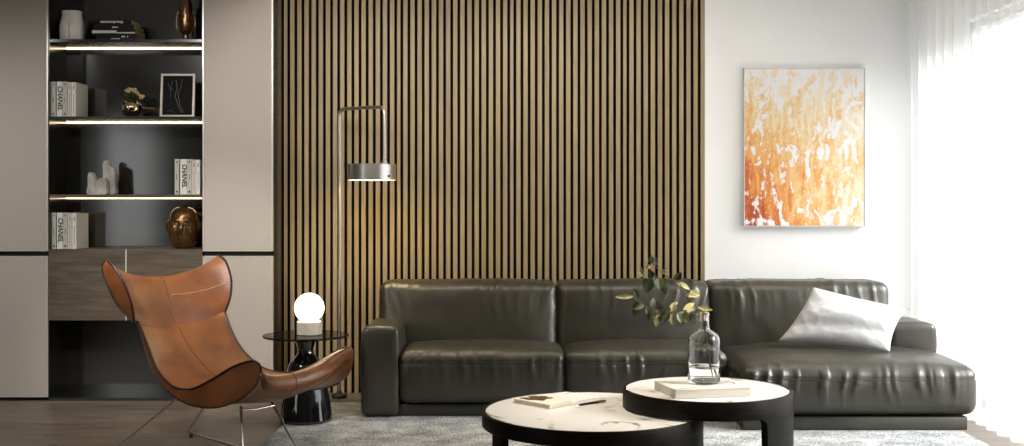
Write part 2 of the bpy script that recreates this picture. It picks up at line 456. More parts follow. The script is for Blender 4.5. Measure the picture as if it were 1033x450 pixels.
# slatted oak panel (wall cladding)
sx0 = (286.0 - CX) / F * (YW - .016); sx1 = (710.9 - CX) / F * (YW - .016)
N = 60; wsl = .0286; pitch = (sx1 - sx0 - wsl) / (N - 1)
b = box(sx0 - .11, sx1 - .002, YW - .006, YW, 0, CEIL)
ob = struct('trim_1', b, M['felt'], 'wall panel of vertical oak slats over black felt behind the sofa', 'wall panel')
b = NB()
for i in range(N):
    x = sx0 + i * pitch
    add_box(b, x, x + wsl, YW - .016, YW - .006, 0.0, CEIL, bevel=.0015, seg=1)
so = obj('slats', b, M['slat'], ob, smooth=False)

# curtain: one pleated sheer
def curtain():
    rows = []
    zs = [0.012, .3, .8, 1.3, 1.8, 2.3, 2.7, CEIL - .03]
    n = 640; y0, y1 = 3.7, YW - .06
    for z in zs:
        row = []
        for i in range(n + 1):
            y = y0 + (y1 - y0) * i / n
            k = .75 + .25 * (z / CEIL)
            ph = 2 * PI * y / .155 + 1.8 * nz(y * 2.3, 3.1) + .35 * nz(y * 2, z * .5, 8)
            a = .036 * (.65 + .5 * nz(y * 3.1, 7.7)) 
            x = 2.735 + a * math.sin(ph) + .012 * math.sin(2 * ph + 1.0) + .012 * nz(y * 1.4, z * .6) * (1.4 - k)
            row.append(Vector((x, y + .018 * math.cos(ph), z)))
        rows.append(row)
    bm = NB(); add_grid(bm, rows); return bm
cur = obj('curtain', curtain(), M['sheer'], None, angle=180)
tag(cur, 'sheer white floor-length pleated curtain drawn across the window at right', 'curtain')
ct = box(2.68, 2.80, 3.6, YW, CEIL - .03, CEIL)
struct('trim_2', ct, M['ceiling'], 'white ceiling curtain track', 'trim')

# ------------------------------------------------------------------ built-in cabinets
K = YC / F
def cx(px): return (px - CX) * K
def pxm(px, y): return (px - CX) / F * y
def cz(py): return EYE - (py - CY) * K
ztop = CEIL - .01
def tall_cabinet(px0, px1, label, side_left, side_right):
    x0, x1 = (px0 if px0 < 0 else cx(px0)), cx(px1)
    t = thing('tall_cabinet', ((x0 + x1) / 2, YC, 0), label, 'cabinet', 'pale tall cabinets either side of the open shelves')
    wobj('cabinet_body', box(x0 + .001, x1, YC + .022, YW - .001, .03, ztop), M['carcass'], t, smooth=False)
    wobj('plinth', box(x0 + .001, x1 - .01, YC + .03, YW - .01, 0, .03), M['black'], t, smooth=False)
    for z0, z1, nm in ((.026, cz(258.2), 'lower'), (cz(253.2), ztop, 'upper')):
        d = wobj('door', box(x0 + .006, x1 - .006, YC, YC + .02, z0, z1, bevel=.0015, seg=1), M['greige'], t, smooth=False,
                 label='%s greige door with pale metal edge' % nm)
        b = NB()
        add_box(b, x0 + .0005, x0 + .006, YC - .001, YC + .02, z0, z1); add_box(b, x1 - .0085, x1 - .0005, YC - .001, YC + .02, z0, z1)
        add_box(b, x0 + .006, x1 - .0085, YC - .001, YC + .02, z0 - .0005, z0 + .0035); 
        if nm == 'lower': add_box(b, x0 + .006, x1 - .0085, YC - .001, YC + .02, z1 - .003, z1 + .0005)
        wobj('edge_trim', b, M['alu'], d, smooth=False)
    return t
tall_cabinet(-3.80, 48.0, 'pale greige tall cabinet at the left edge, left of the open shelves', 1, 0)
tall_cabinet(204.6, 275.0, 'pale greige tall cabinet between the open shelves and the slatted wall', 0, 1)

nx0, nx1 = cx(48.3), cx(204.3)
YN = YW - .012     # face of niche back panel
shelf = thing('shelving_unit', ((nx0 + nx1) / 2, YC, 0), 'dark open shelving unit with lit shelves and two walnut drawers', 'shelves')
wobj('back_panel', box(nx0, nx1, YN, YW - .001, .02, ztop), M['backing'], shelf, smooth=False)
for a, bb in ((nx0, nx0 + .004), (nx1 - .004, nx1)):
    wobj('side_panel', box(a, bb, YC + .006, YN, .02, ztop), M['carcass'], shelf, smooth=False)
wobj('base_panel', box(nx0, nx1, YC + .006, YN, .0, .02), M['carcass'], shelf, smooth=False)
ix0, ix1 = nx0 + .004, nx1 - .004
SH = []; EPS = .0007
for zt, zb in ((cz(39), cz(42)), (cz(117.3), cz(120.3)), (cz(196.6), cz(199.8))):
    s = wobj('shelf', box(ix0, ix1, YC + .008, YN, zb, zt, bevel=.001, seg=1), M['walnut'] if zt < 1.5 else M['carcass'], shelf, smooth=False)
    wobj('light_strip', box(ix0 + .002, ix1 - .001, YN - .018, YN - .004, zb - .005, zb), M['led'], s, smooth=False, label='glowing warm light strip')
    SH.append(zt)
zd1, zd0 = cz(251.2), cz(323.5)
wobj('drawer_deck', box(ix0, ix1, YC + .008, YN, zd1 - .02, zd1), M['walnut'], shelf, smooth=False)
wobj('drawer_deck', box(ix0, ix1, YC + .02, YN, zd0, zd0 + .02), M['carcass'], shelf, smooth=False)
for a, bb in ((48.4, 125.8), (127.6, 204.0)):
    d = wobj('drawer', box(cx(a), cx(bb), YC + .001, YC + .022, zd0, zd1 - .0015, bevel=.001, seg=1), M['walnut'], shelf, smooth=False)
wobj('drawer_divider', box(cx(126.0), cx(127.4), YC + .004, YC + .02, zd0, zd1), M['alu'], shelf, smooth=False)
SH.append(zd1)

# ------------------------------------------------------------------ things on the shelves
def upright_book(kind, x0, z0, w, h, label, y0=YC + .035, depth=.215):
    t = thing('book', (x0 + w / 2, y0, z0), label, 'book', 'upright books on the open shelves')
    cov = dict(A=M['cover_sage'], B=M['cover_white'], C=M['cover_rose'], D=M['cover_white'])[kind]
    c = .0025
    b = NB()
    add_box(b, 0, w, 0, .004, 0, h, bevel=.0012, seg=2); add_box(b, 0, c, .003, depth, 0, h); add_box(b, w - c, w, .003, depth, 0, h)
    bmesh.ops.translate(b, vec=(-w / 2, 0, 0), verts=b.verts)
    cv = obj('cover', b, cov, t, smooth=False)
    b = box(c - w / 2, w / 2 - c, .004, depth - .004, .003, h - .003); obj('pages', b, M['page'], t, smooth=False)
    def stripe(nm, xa, xb, za, zb, m):
        obj(nm, box(xa, xb, -.0008, .0005, za, zb), m, cv, smooth=False)
    if kind == 'A':
        stripe('spine_mark', -.004, .004, h * .90, h * .945, M['ink']); stripe('spine_mark', -.0018, .0018, h * .40, h * .56, M['ink'])
        b = NB()
        v = [Vector((-.006, -.0008, h * .055)), Vector((.006, -.0008, h * .055)), Vector((.006, -.0008, h * .085)), Vector((0, -.0008, h * .12)), Vector((-.006, -.0008, h * .085))]
        b.faces.new([b.verts.new(p) for p in v])
        obj('spine_mark', b, M['ink'], cv, smooth=False)
    if kind == 'B':
        stripe('spine_band', -w / 2 + .012, -w / 2 + .0145, .004, h - .004, M['cover_rose'])
        tb = text_mesh('CHANEL', .042, shear=.22, space=.98)
        bmesh.ops.transform(tb, matrix=Matrix.Translation((.006, -.0008, h * .53)) @ Matrix.Rotation(PI / 2, 4, 'Y') @ Matrix.Rotation(PI / 2, 4, 'X'), verts=tb.verts)
        obj('spine_lettering', tb, M['ink'], cv, smooth=False)
    if kind in 'CD':
        rr = random.Random(3 if kind == 'C' else 5)
        stripe('spine_mark', -.0035, .0035, h * .79, h * .90, M['greyink'])
        z = h * .1
        while z < h * .62:
            dz = rr.uniform(.008, .02); stripe('spine_mark', -.0022, .0022, z, z + dz, M['greyink']); z += dz + .004
    return t
def book_row(px0, z0, h, place, kinds=(('A', 4.7), ('B', 6.7), ('A', 4.9), ('C', 4.2), ('D', 4.2))):
    x = pxm(px0, YC + .035); z0 += EPS; names = dict(
        A0='slim sage-white book at the left end of the upright row %s', B='book with big slanted black spine lettering %s',
        A1='sage-white book right beside the big-lettered one %s', C='rose-white book, second from the right end of row %s',
        D='white book at the right end of the upright row %s')
    seen = 0
    for k, wpx in kinds:
        w = wpx * K
        key = k if k != 'A' else 'A%d' % seen
        if k == 'A': seen += 1
        upright_book(k, x, z0, w - .0012, h * (1 if k in 'AB' else .985), names[key] % place)
        x += w + (.006 if key == 'A0' else .0006)
book_row(51.1, SH[1], .228, 'beside the gold flower bowl')
book_row(176.6, SH[2], .238, 'beside the stone sculptures', (('A', 4.7), ('B', 6.7), ('A', 4.9), ('C', 4.2), ('D', 3.9)))
book_row(51.6, SH[3], .236, 'on top of the drawers')

def flat_book(px0, px1, z0, z1, y0, dep, cover, pages, label, band=None, parent_group='black books lying in a stack on the top shelf'):
    x0, x1 = pxm(px0, y0), pxm(px1, y0)
    t = thing('book', ((x0 + x1) / 2, y0, z0), label, 'book', parent_group)
    b = NB(); c = .003; y1 = y0 + dep
    add_box(b, x0, x1, y0, y0 + .004, z0, z1, bevel=.001); add_box(b, x0, x1, y0 + .003, y1, z0, z0 + c); add_box(b, x0, x1, y0 + .003, y1, z1 - c, z1)
    cv = wobj('cover', b, cover, t, smooth=False)
    wobj('pages', box(x0 + .003, x1 - .001, y0 + .004, y1 - .003, z0 + c, z1 - c), pages, t, smooth=False)
    if band: 
        for a, bb, za, zb in band:
            wobj('spine_mark', box(pxm(a, y0), pxm(bb, y0), y0 - .0008, y0 + .001, z0 + (z1 - z0) * za, z0 + (z1 - z0) * zb), M['whiteink'], cv, smooth=False)
z = SH[0] + EPS
rr = random.Random(11)
lett = []
x = 101.5
while x < 123.5:
    w = rr.uniform(.8, 2.2); lett.append((x, min(x + w, 124), .35 + rr.uniform(-.08, .08), .75)); x += w + .45
specs = [(97.5, 137.5, .033, .205, [(112, 121, .15, .32), (122.5, 126, .5, .8), (128, 129, .5, .8)], 'black book at the bottom of the lying stack'),
         (93.0, 136.5, .036, .200, [(93.2, 117.5, .30, .80), (117.5, 136, .25, .48)], 'book with a white-banded black spine, second from the stack bottom'),
         (95.0, 135.0, .030, .205, [(113, 119, .3, .55)], 'black book second from the top of the lying stack'),
         (99.0, 132.5, .032, .190, lett, 'black book with white spine lettering on top of the stack')]
for a, bb, h, dep, band, lab in specs:
    flat_book(a, bb, z, z + h, YC + .045, dep, M['cover_black'], M['goldpage'], lab, band); z += h + .0004

# white torso vase
def torso():
    prof = [(0, .092, .052), (.01, .096, .056), (.06, .098, .066), (.10, .097, .070), (.14, .092, .066), (.18, .083, .058), (.205, .078, .054), (.222, .080, .056), (.232, .0815, .057)]
    c = catmull([(p[1], p[2], p[0]) for p in prof], 40)
    rings = []
    s = 0.78
    for q in c:
        row = []
        zf = q.z / .232
        for k in range(72):
            a = 2 * PI * k / 72
            ca, sa = math.cos(a), math.sin(a)
            e = 2 / 2.5
            x = q.x * s * math.copysign(abs(ca) ** e, ca); y = q.y * math.copysign(abs(sa) ** e, sa)
            front = max(0, -sa)
            cleft = math.exp(-(x / .0055) ** 2) * (1 if zf < .5 else math.exp(-((zf - .5) / .04) ** 2))
            y += .017 * cleft * front * (1.1 - zf)
            y -= .012 * front * math.exp(-((zf - .2) / .25) ** 2) * math.cos(min(1, abs(x) / .08) * PI / 2)
            row.append(Vector((x, y, q.z * .83)))
        rings.append(row)
    inner = [[Vector((p.x * .9, p.y * .88, p.z)) for p in rings[-1]], [Vector((p.x * .88, p.y * .86, p.z - .1)) for p in rings[-1]]]
    bm = NB(); vs = add_grid(bm, rings + inner, closed_v=True)
    bm.faces.new(vs[0]); bm.faces.new(vs[-1]); return bm
o = obj('torso_vase', torso(), M['white_ceramic']); o.location = (pxm(73.3, YC + .09), YC + .09, SH[0] + EPS)
tag(o, 'white ceramic torso-shaped vase beside the lying books on the top shelf', 'vase')

# amber bottle vase with side handles on the top shelf
t = thing('amber_bottle_vase', (pxm(187.8, YC + .12), YC + .12, SH[0] + EPS), 'tall amber lustre vase with side handles on the top shelf', 'vase')
prof = catmull([(.0, 0, 0), (.028, 0, .0), (.030, 0, .006), (.020, 0, .014), (.019, 0, .04), (.024, 0, .05), (.036, 0, .07), (.042, 0, .11), (.044, 0, .17), (.042, 0, .23), (.030, 0, .28), (.018, 0, .30), (.017, 0, .36), (.023, 0, .375), (.018, 0, .377), (.013, 0, .36), (.0, 0, .35)], 110)
b = NB(); rings = []
for q in prof:
    rings.append([Vector((max(q.x, 1e-5) * (1 + .05 * math.cos(8 * a) * (1 if .06 < q.z < .27 else 0) + .04 * math.sin(q.z * 190) * (1 if .06 < q.z < .27 else 0)) * f(a), max(q.x, 1e-5) * f2(a), q.z)) for a, f, f2 in [(2 * PI * k / 48, math.cos, math.sin) for k in range(48)]])
add_grid(b, rings, closed_v=True)
obj('vase_body', b, M['amber'], t)
for s in (-1, 1):
    obj('handle', curve_tube([(s * .036, 0, .065), (s * .058, 0, .085), (s * .062, 0, .13), (s * .058, 0, .17), (s * .040, 0, .20)], .005, 30), M['amber'], t)

# gold sphere bowl with flowers
fx, fy, fz = pxm(132.8, YC + .11), YC + .11, SH[1] + EPS
t = thing('flower_bowl', (fx, fy, fz), 'small round gold bowl of cream flowers on the picture-frame shelf', 'flower pot')
r0 = .064
prof = [(0, 0), (.03, 0), (.033, .003)] + [(r0 * math.cos(a), r0 * .92 + r0 * math.sin(a)) for a in [(-58 + i * 6) * PI / 180 for i in range(18)]]
top = prof[-1]; prof += [(top[0] - .004, top[1]), (top[0] - .006, top[1] - .03), (0, top[1] - .03)]
obj('bowl', lathe(prof), M['gold'], t)
b = NB(); rr = random.Random(5)
def leaf_patch(bm, base, direc, length, width, up, curl=.15, n=6):
    d = Vector(direc).normalized(); s = d.cross(Vector(up))
    s = s.normalized() if s.length > 1e-6 else d.orthogonal().normalized()
    nrm = s.cross(d)
    L = []; Rr = []; Mi = []
    for i in range(n + 1):
        f = i / n; w = width * math.sin(PI * min(1, f ** .8)) ** .8 * .5 if 0 < f < 1 else 0.0004
        p = Vector(base) + d * (length * f) + nrm * (curl * length * (f - f * f) * 1.6)
        L.append(p - s * w + nrm * w * .25); Rr.append(p + s * w + nrm * w * .25); Mi.append(p)
    for a in (L, Rr):
        for i in range(n):
            try: bm.faces.new([bm.verts.new(q) for q in (Mi[i], Mi[i + 1], a[i + 1], a[i])])
            except ValueError: pass
for i in range(130):
    a = rr.uniform(0, 2 * PI); el = rr.uniform(.0, 1.3)
    d = Vector((math.cos(a) * math.cos(el), math.sin(a) * math.cos(el), math.sin(el)))
    p = Vector((0, 0, .112)) + d * rr.uniform(.01, .045)
    leaf_patch(b, p, d + Vector((rr.uniform(-.5, .5), rr.uniform(-.5, .5), rr.uniform(-.2, .3))), rr.uniform(.02, .035), rr.uniform(.008, .014), (rr.uniform(-1, 1), rr.uniform(-1, 1), 1))
obj('foliage', b, M['foliage'], t, angle=180)
for (dx, dz, dy) in ((-.012, .165, -.02), (.004, .178, -.015), (-.034, .172, 0), (.022, .168, -.02), (.036, .158, -.01), (.05, .142, -.008), (.062, .126, 0), (.012, .182, .02), (-.022, .184, .012), (.068, .138, .01)):
    b = NB(); c0 = Vector((dx, dy, dz))
    for k in range(22):
        a = k * 2.399; zf = 1 - k / 24; rad = math.sqrt(max(0, 1 - zf * zf))
        d = Vector((math.cos(a) * rad, math.sin(a) * rad, zf))
        leaf_patch(b, c0 + d * .003, d, .013, .010, (d.y, -d.x, .3), curl=.3, n=4)
    bmesh.ops.create_icosphere(b, subdivisions=1, radius=.006, matrix=Matrix.Translation(c0))
    obj('flower', b, M['petal'], t, angle=180)
obj('stems', tube([(0, 0, .09), (.01, 0, .15)], .002), M['foliage'], t)

# framed picture leaning on the second shelf
px0, px1, ph = pxm(161, YC + .1), pxm(196.3, YC + .1), (117.3 - 73.2) * K * 1.01
t = thing('picture_frame', ((px0 + px1) / 2, YC + .10, SH[1] + EPS + .001), 'pale framed dark sketch of a slim figure standing on a shelf', 'picture frame')
t.rotation_euler = (-.10, 0, 0)
w = (px1 - px0) / 2; fw = .014
b = NB()
for a in ((-w, w, 0, fw), (-w, w, ph - fw, ph)): add_box(b, a[0], a[1], -.008, .012, a[2], a[3], bevel=.001)
for a in ((-w, -w + fw), (w - fw, w)): add_box(b, a[0], a[1], -.008, .012, fw * .9, ph - fw * .9, bevel=.001)
obj('frame', b, M['frame'], t, smooth=False)
pic = obj('picture', box(-w + fw, w - fw, -.001, .008, fw, ph - fw), M['photo'], t, smooth=False)
b = NB()
def stroke(pts, r): 
    q = catmull([(x * w, -.0016, z * ph) for x, z in pts], 26)
    add_tube(b, q, r, seg=6)
stroke([(-.1, .86), (-.02, .66), (-.12, .5), (.0, .36), (.12, .22), (.3, .10)], .0028)
stroke([(.25, .88), (.2, .70), (.06, .56), (.1, .42), (.2, .26), (.38, .12)], .0022)
stroke([(-.62, .80), (-.5, .70), (-.42, .56), (-.46, .46)], .0022)
stroke([(-.3, .84), (-.36, .70), (-.28, .6)], .0018)
stroke([(-.62, .12), (-.4, .16), (-.1, .1)], .0014)
obj('sketch_lines', b, M['sketch'], pic)

# two stone sculptures (rounded slabs) on the third shelf
def slab(outline, t0, t1):
    pts = catmull([(x, 0, z) for x, z in outline], 90, closed=True)
    ring = lambda y, k: [Vector((p.x * k + (1 - k) * cxx, y, (p.z - czz) * k + czz)) for p in pts]
    cxx = sum(p.x for p in pts) / len(pts); czz = sum(p.z for p in pts) / len(pts)
    bm = NB(); vs = add_grid(bm, [ring(t0 + .002, .90), ring(t0, .93), ring(t0, .96), ring(t0 + .006, 1), ring(t1 - .006, 1), ring(t1, .96)], closed_v=True)
    bm.faces.new(vs[0]); bm.faces.new(vs[-1]); 
    for v in bm.verts: v.co.z = max(v.co.z, 0)
    return bm
k = K * 1.0
lo = [(-.062, 0), (-.063, .06), (-.062, .125), (-.050, .146), (-.034, .140), (-.024, .118), (-.010, .100), (.002, .096), (.014, .104), (.030, .111), (.046, .108), (.058, .088), (.060, .04), (.059, 0)]
hi = [(-.039, 0), (-.040, .1), (-.041, .205), (-.032, .228), (-.018, .234), (-.006, .222), (.000, .202), (.012, .190), (.030, .180), (.040, .155), (.041, .07), (.040, 0)]
o = obj('stone_sculpture', slab(lo, -.03, .03), M['whitestone'], None, angle=50); o.location = (pxm(99.6, YC + .09), YC + .09, SH[2] + EPS) 
tag(o, 'low white veined stone slab with two rounded lobes on a shelf', 'sculpture', 'pair of stone sculptures')
o = obj('stone_sculpture', slab(hi, -.03, .03), M['whitestone'], None, angle=50); o.location = (pxm(111.3, YC + .158), YC + .158, SH[2] + EPS)
tag(o, 'tall white veined stone slab with stepped rounded top on a shelf', 'sculpture', 'pair of stone sculptures')

# brown face vase on the drawers
def face_vase():
    H = .282; prof = catmull([(.048, 0, 0), (.070, 0, .012), (.094, 0, .06), (.106, 0, .12), (.106, 0, .175), (.092, 0, .225), (.066, 0, .258), (.036, 0, .272), (.026, 0, .277), (.028, 0, .284)], 90)
    rings = []; nseg = 144
    g = lambda x, s: math.exp(-(x / s) ** 2)
    for q in prof:
        row = []; z = q.z
        for i in range(nseg):
            a = 2 * PI * i / nseg
            # face looks to -Y
            th = ((a + PI / 2 + PI) % (2 * PI)) - PI   # 0 = front
            r = q.x
            d = 0
            d += .020 * g(th, .11) * max(0, 1 - abs(z - .135) / .05) ** .7 * (1.25 - (z - .1) * 4)   # nose
            for s in (-1, 1):
                d += .010 * g(th - s * .32, .20) * g(z - .188, .010)      # brows
                d -= .008 * g(th - s * .33, .16) * g(z - .163, .014)      # sockets
                d += .006 * g(th - s * .33, .10) * g(z - .160, .006)      # lids
                d += .007 * g(th - s * .55, .25) * g(z - .115, .026)      # cheeks
                d += .016 * g(th - s * 1.25, .10) * g(z - .145, .035)     # ears
            d += .009 * g(th, .20) * (g(z - .079, .006) + g(z - .066, .006))
            d -= .005 * g(th, .22) * g(z - .0725, .003)
            d += .007 * g(th, .2) * g(z - .042, .012)
            d += .004 * g(abs(th) - .85, .1) * g(z - .13, .08)
            row.append(Vector(((r + d) * math.cos(a), (r * .92 + d) * math.sin(a), z)))
        rings.append(row)
    rings.append([Vector((p.x * .8, p.y * .8, .28)) for p in rings[-1]]); rings.append([Vector((p.x * .8, p.y * .8, .2)) for p in rings[-1]])
    bm = NB(); vs = add_grid(bm, rings, closed_v=True); bm.faces.new(vs[0]); bm.faces.new(vs[-1]); return bm
o = obj('face_vase', face_vase(), M['amber2'], None, angle=180); o.location = (pxm(185.8, YC + .13), YC + .13, SH[3] + EPS); o.rotation_euler = (0, 0, .12)
tag(o, 'rounded brown lustre vase with a moulded face standing on the drawers', 'vase')

# ------------------------------------------------------------------ rug
def rug():
    bm = NB(); x0, x1, y0, y1 = -1.335, 2.545, 4.3, 7.36
    add_box(bm, x0, x1, y0, y1, 0.0005, .012, bevel=.004)
    return bm
rg = obj('rug', rug(), M['rug'], None); tag(rg, 'large mottled pale grey rug under the sofa and coffee tables', 'rug')
RZ = .0125

# ------------------------------------------------------------------ painting
pa, pb = P(751, 69, YW - .035), P(873.2, 228.5, YW - .035)
t = thing('painting', ((pa.x + pb.x) / 2, YW - .0355, (pa.z + pb.z) / 2), 'large orange and white abstract canvas hanging on the white wall', 'painting')
w, h = (pb.x - pa.x) / 2, (pa.z - pb.z) / 2
obj('canvas', box(-w + .006, w - .006, -.0, .03, -h + .006, h - .006, bevel=.002), M['paint'], t, smooth=False)
b = NB()
for a in ((-w, -w + .005, -h, h), (w - .005, w, -h, h), (-w + .005, w - .005, -h, -h + .005), (-w + .005, w - .005, h - .005, h)):
    add_box(b, a[0], a[1], -.003, .035, a[2], a[3])
obj('frame', b, mat('thin_white_frame', (.72, .70, .68), .5), t, smooth=False)

# ------------------------------------------------------------------ sofa
sofa = thing('sectional_sofa', (.9, 7.2, RZ), 'long olive-black leather sofa with a chaise at its right end', 'sofa')
LE = M['leather']
g = lambda x, s: math.exp(-(x / s) ** 2)
def ridge(x, s=0): 
    v = 1 - abs(nz(x, s)) * 2.6
    return max(0, v) ** 3.2
def seat_fn(seam, puff, seed, pleat=1.0, edge_r=0):
    def fn(p, n, c, hf):
        u = (p.x - c.x) / hf.x; v = (p.y - c.y) / hf.y; q = p.copy()
        top = max(0, n.z); fr = max(0, -n.y)
        q.z += top * puff * (1 - abs(u) ** 3.2) * (1 - abs(v) ** 4) 
        q.y -= fr * .022 * (1 - u ** 4) * math.cos((p.z - c.z) / hf.z * 1.3)
        q.x += n.x * .012 * (1 - v ** 4) * math.cos((p.z - c.z) / hf.z * 1.3)
        # seam groove round the front and sides
        side = max(fr, abs(n.x))
        gz = seam + .006 * nz(p.x * 3, seed)
        q -= n * (.007 * g(p.z - gz, .006) * side)
        # gathered folds either side of the seam
        s = p.x if fr > abs(n.x) else p.y
        am = (.5 + .8 * max(0, nz(s * 2.1, seed + 4))) * pleat
        f = ridge(s * 17 + .55 * nz(p.z * 6, s * 3, seed), seed) * (.4 + 1.2 * abs(nz(s * 5.3, seed + 6))) * 1.5 - .2
        q += n * (.020 * am * f * side * (g(p.z - (gz - .03), .05) + .6 * max(0, nz(s * 4, seed + 1) + .2) * g(p.z - (gz - .11), .07)))
        q += n * (.014 * am * f * g(p.z - (gz + .03), .035) * max(top, fr) * (1 if fr > .05 else g(p.y - (c.y - hf.y), .09)))
        # creases on the seat
        q.z += top * (.006 * nz(p.x * 4, p.y * 5, seed) + .004 * ridge(p.x * 3 + p.y * 1.5, seed + 9) * (1 - u * u))
        q += n * (.003 * nz(p.x * 11, p.y * 11, p.z * 11 + seed))
        return q
    return fn
def back_fn(seed):
    def fn(p, n, c, hf):
        u = (p.x - c.x) / hf.x; w = (p.z - c.z) / hf.z; q = p.copy()
        fr = max(0, -n.y); top = max(0, n.z)
        q.y -= fr * .045 * (1 - u ** 4) * (1 - w ** 2 * .6)
        q.z += top * .012 * (1 - u ** 4)
        q.x += n.x * .008
        # fans of folds hanging from the upper edge
        am = .35 + .9 * max(0, nz(p.x * 2.4, seed + 2))
        f = ridge(p.x * 12 + 2.2 * u * (1 - w) * .5 + .7 * nz(p.z * 5, p.x * 2, seed), seed) * (.4 + 1.4 * abs(nz(p.x * 4.1, seed + 6))) * 1.4 - .2
        q += n * (.024 * am * f * max(fr, top) * (g(w - .75, .45)) * (.3 + .7 * abs(u) ** .7))
        q += n * (.006 * nz(p.x * 3.2, p.z * 4.5, seed) + .003 * nz(p.x * 9, p.z * 9, seed) )
        q += n * (.006 * g(w + .95, .25) * ridge(p.x * 9, seed + 5) * fr)
        q.y += (p.z - .43) * .22
        return q
    return fn
def arm_fn(seed, lean=0):
    def fn(p, n, c, hf):
        u = (p.x - c.x) / hf.x; w = (p.z - c.z) / hf.z; v = (p.y - c.y) / hf.y; q = p.copy()
        q.z += max(0, n.z) * .012 * (1 - u * u)
        q.x += n.x * .010 * (1 - w * w)
        q += n * (.0035 * nz(p.x * 7, p.y * 6, p.z * 7 + seed))
        q.y -= max(0, -n.y) * .008 * (1 - u * u) * (1 - w * w)
        d = max(abs(u), w)     # seam near the edge of the front face
        return q
    return fn
wobj('base', box(-.80, 1.30, 6.885, 7.72, RZ, .085, bevel=.01), LE, sofa)
wobj('base', box(1.31, 2.585, 6.455, 7.72, RZ, .088, bevel=.012), LE, sofa)
wobj('back_frame', cushion(-.855, 2.44, 7.52, 7.76, .07, .60, .04, h=.05), LE, sofa)
seats = [(-.676, .319, 6.84, 7.42, .092, .405, .344, .030, 1.0, .85), (.323, 1.292, 6.84, 7.42, .092, .405, .344, .032, 3.3, .85), (1.298, 2.645, 6.44, 7.42, .094, .372, .306, .055, 7.7, 1.0)]
for i, (x0, x1, y0, y1, z0, z1, seam, puff, seed, pl) in enumerate(seats):
    s = wobj('seat_cushion', cushion(x0, x1, y0, y1, z0, z1, (.05 if i < 2 else .065), .0125, seat_fn(seam, puff, seed, pl)), LE, sofa, angle=180,
             label='deep chaise cushion' if i == 2 else None)
    yy = y0 - .0155
    pts = [(x0 + .05 + (x1 - x0 - .1) * k / 60, y0 - .020 * (1 - (2 * k / 60 - 1) ** 4) + .004, seam + .006 * nz((x0 + .05 + (x1 - x0 - .1) * k / 60) * 3, seed)) for k in range(61)]
    wobj('seam', tube(pts, .0028, seg=6), LE, s)
for (x0, x1, seed) in ((-.853, .288, 2.0), (.294, 1.272, 5.5), (1.278, 2.430, 9.1)):
    wobj('back_cushion', cushion(x0, x1, 7.285, 7.64, .30, .782, .052, .0125, back_fn(seed)), LE, sofa, angle=180)
for (x0, x1, y0, y1, z0, z1, seed) in ((-.906, -.682, 6.835, 7.44, RZ + .004, .550, 1), (2.335, 2.625, 7.04, 7.46, .30, .552, 4)):
    a = wobj('armrest', cushion(x0, x1, y0, y1, z0, z1, .036, .014, arm_fn(seed)), LE, sofa, angle=180)
    e = .016; zb = z0 + .02
    loop = [(x0 + e, zb), (x0 + e, z1 - .05), (x0 + e + .012, z1 - e - .006), (x0 + .06, z1 - e + .004), (x1 - .06, z1 - e + .004), (x1 - e - .012, z1 - e - .006), (x1 - e, z1 - .05), (x1 - e, zb)]
    wobj('seam', tube(catmull([(x, y0 + .006, z) for x, z in loop], 60), .0035, seg=6), LE, a)

# ------------------------------------------------------------------ linen pillow
def pillow():
    BL, BR, TR, TL = P(785, 344, 6.94), P(898, 355, 6.72), P(914, 312, 6.90), P(820, 290, 7.10)
    nrm = (BR - BL).cross(TL - BL).normalized()
    if nrm.y > 0: nrm = -nrm
    n = 56; bm = NB()
    for side in (1, -1):
        rows = []
        for i in range(n + 1):
            u = -1 + 2 * i / n; row = []
            for j in range(n + 1):
                v = -1 + 2 * j / n
                # edges bow inwards between the pointed corners
                uu = u * (1 - .07 * (1 - v * v)); vv = v * (1 - .085 * (1 - u * u))
                a, b2 = (uu + 1) / 2, (vv + 1) / 2
                p = BL * (1 - a) * (1 - b2) + BR * a * (1 - b2) + TR * a * b2 + TL * (1 - a) * b2
                th = max(0, (1 - u * u) * (1 - v * v)) ** .42
                k = .085 if side == 1 else .05
                off = k * th * (1 + .22 * math.exp(-((v + .05) / .35) ** 2) + .05 * nz(u * 2, v * 2, 3))
                off -= .012 * math.exp(-((v + .45 - .12 * u) / .22) ** 2) * th * (1 if side == 1 else 0)   # sag fold
                off += .003 * nz(u * 6, v * 6, 1) * th + .010 * (ridge(u * 3 + v * 2, 4) - .3) * th * (abs(u) ** 2)
                row.append(p + nrm * side * off)
            rows.append(row)
        add_grid(bm, rows)
    bmesh.ops.remove_doubles(bm, verts=bm.verts, dist=1e-5)
    return bm, (BL, BR, TR, TL), nrm
pb_, corners, pn = pillow()
t = thing('throw_pillow', tuple((corners[0] + corners[1]) / 2), 'pale grey linen pillow leaning at the right end of the sofa', 'pillow')
wobj('pillow_cover', pb_, M['linen'], t, angle=180)
b = NB(); tr = corners[2]
for k in range(5):
    d = Vector((.022 + .006 * k, -.002, .012 - .008 * k))
    add_tube(b, [tr, tr + d * .5 + Vector((0, 0, .004)), tr + d], [.0022, .0016, .0008], seg=5)
wobj('corner_fringe', b, M['linen'], t)

# ------------------------------------------------------------------ coffee tables
def arc_wall(bm, cx_, cy_, r1, r0, z0, z1, a0, a1, n=48):
    """curved board between angles a0,a1 (degrees, 0 = right, -90 = towards camera)"""
    rows = []
    for i in range(n + 1):
        a = math.radians(a0 + (a1 - a0) * i / n); ca, sa = math.cos(a), math.sin(a)
        rows.append([Vector((cx_ + r * ca, cy_ + r * sa, z)) for r, z in ((r1, z0), (r1, z1), (r0, z1), (r0, z0))])
    vs = add_grid(bm, rows, closed_v=True)
    bm.faces.new(vs[0]); bm.faces.new(list(reversed(vs[-1])))

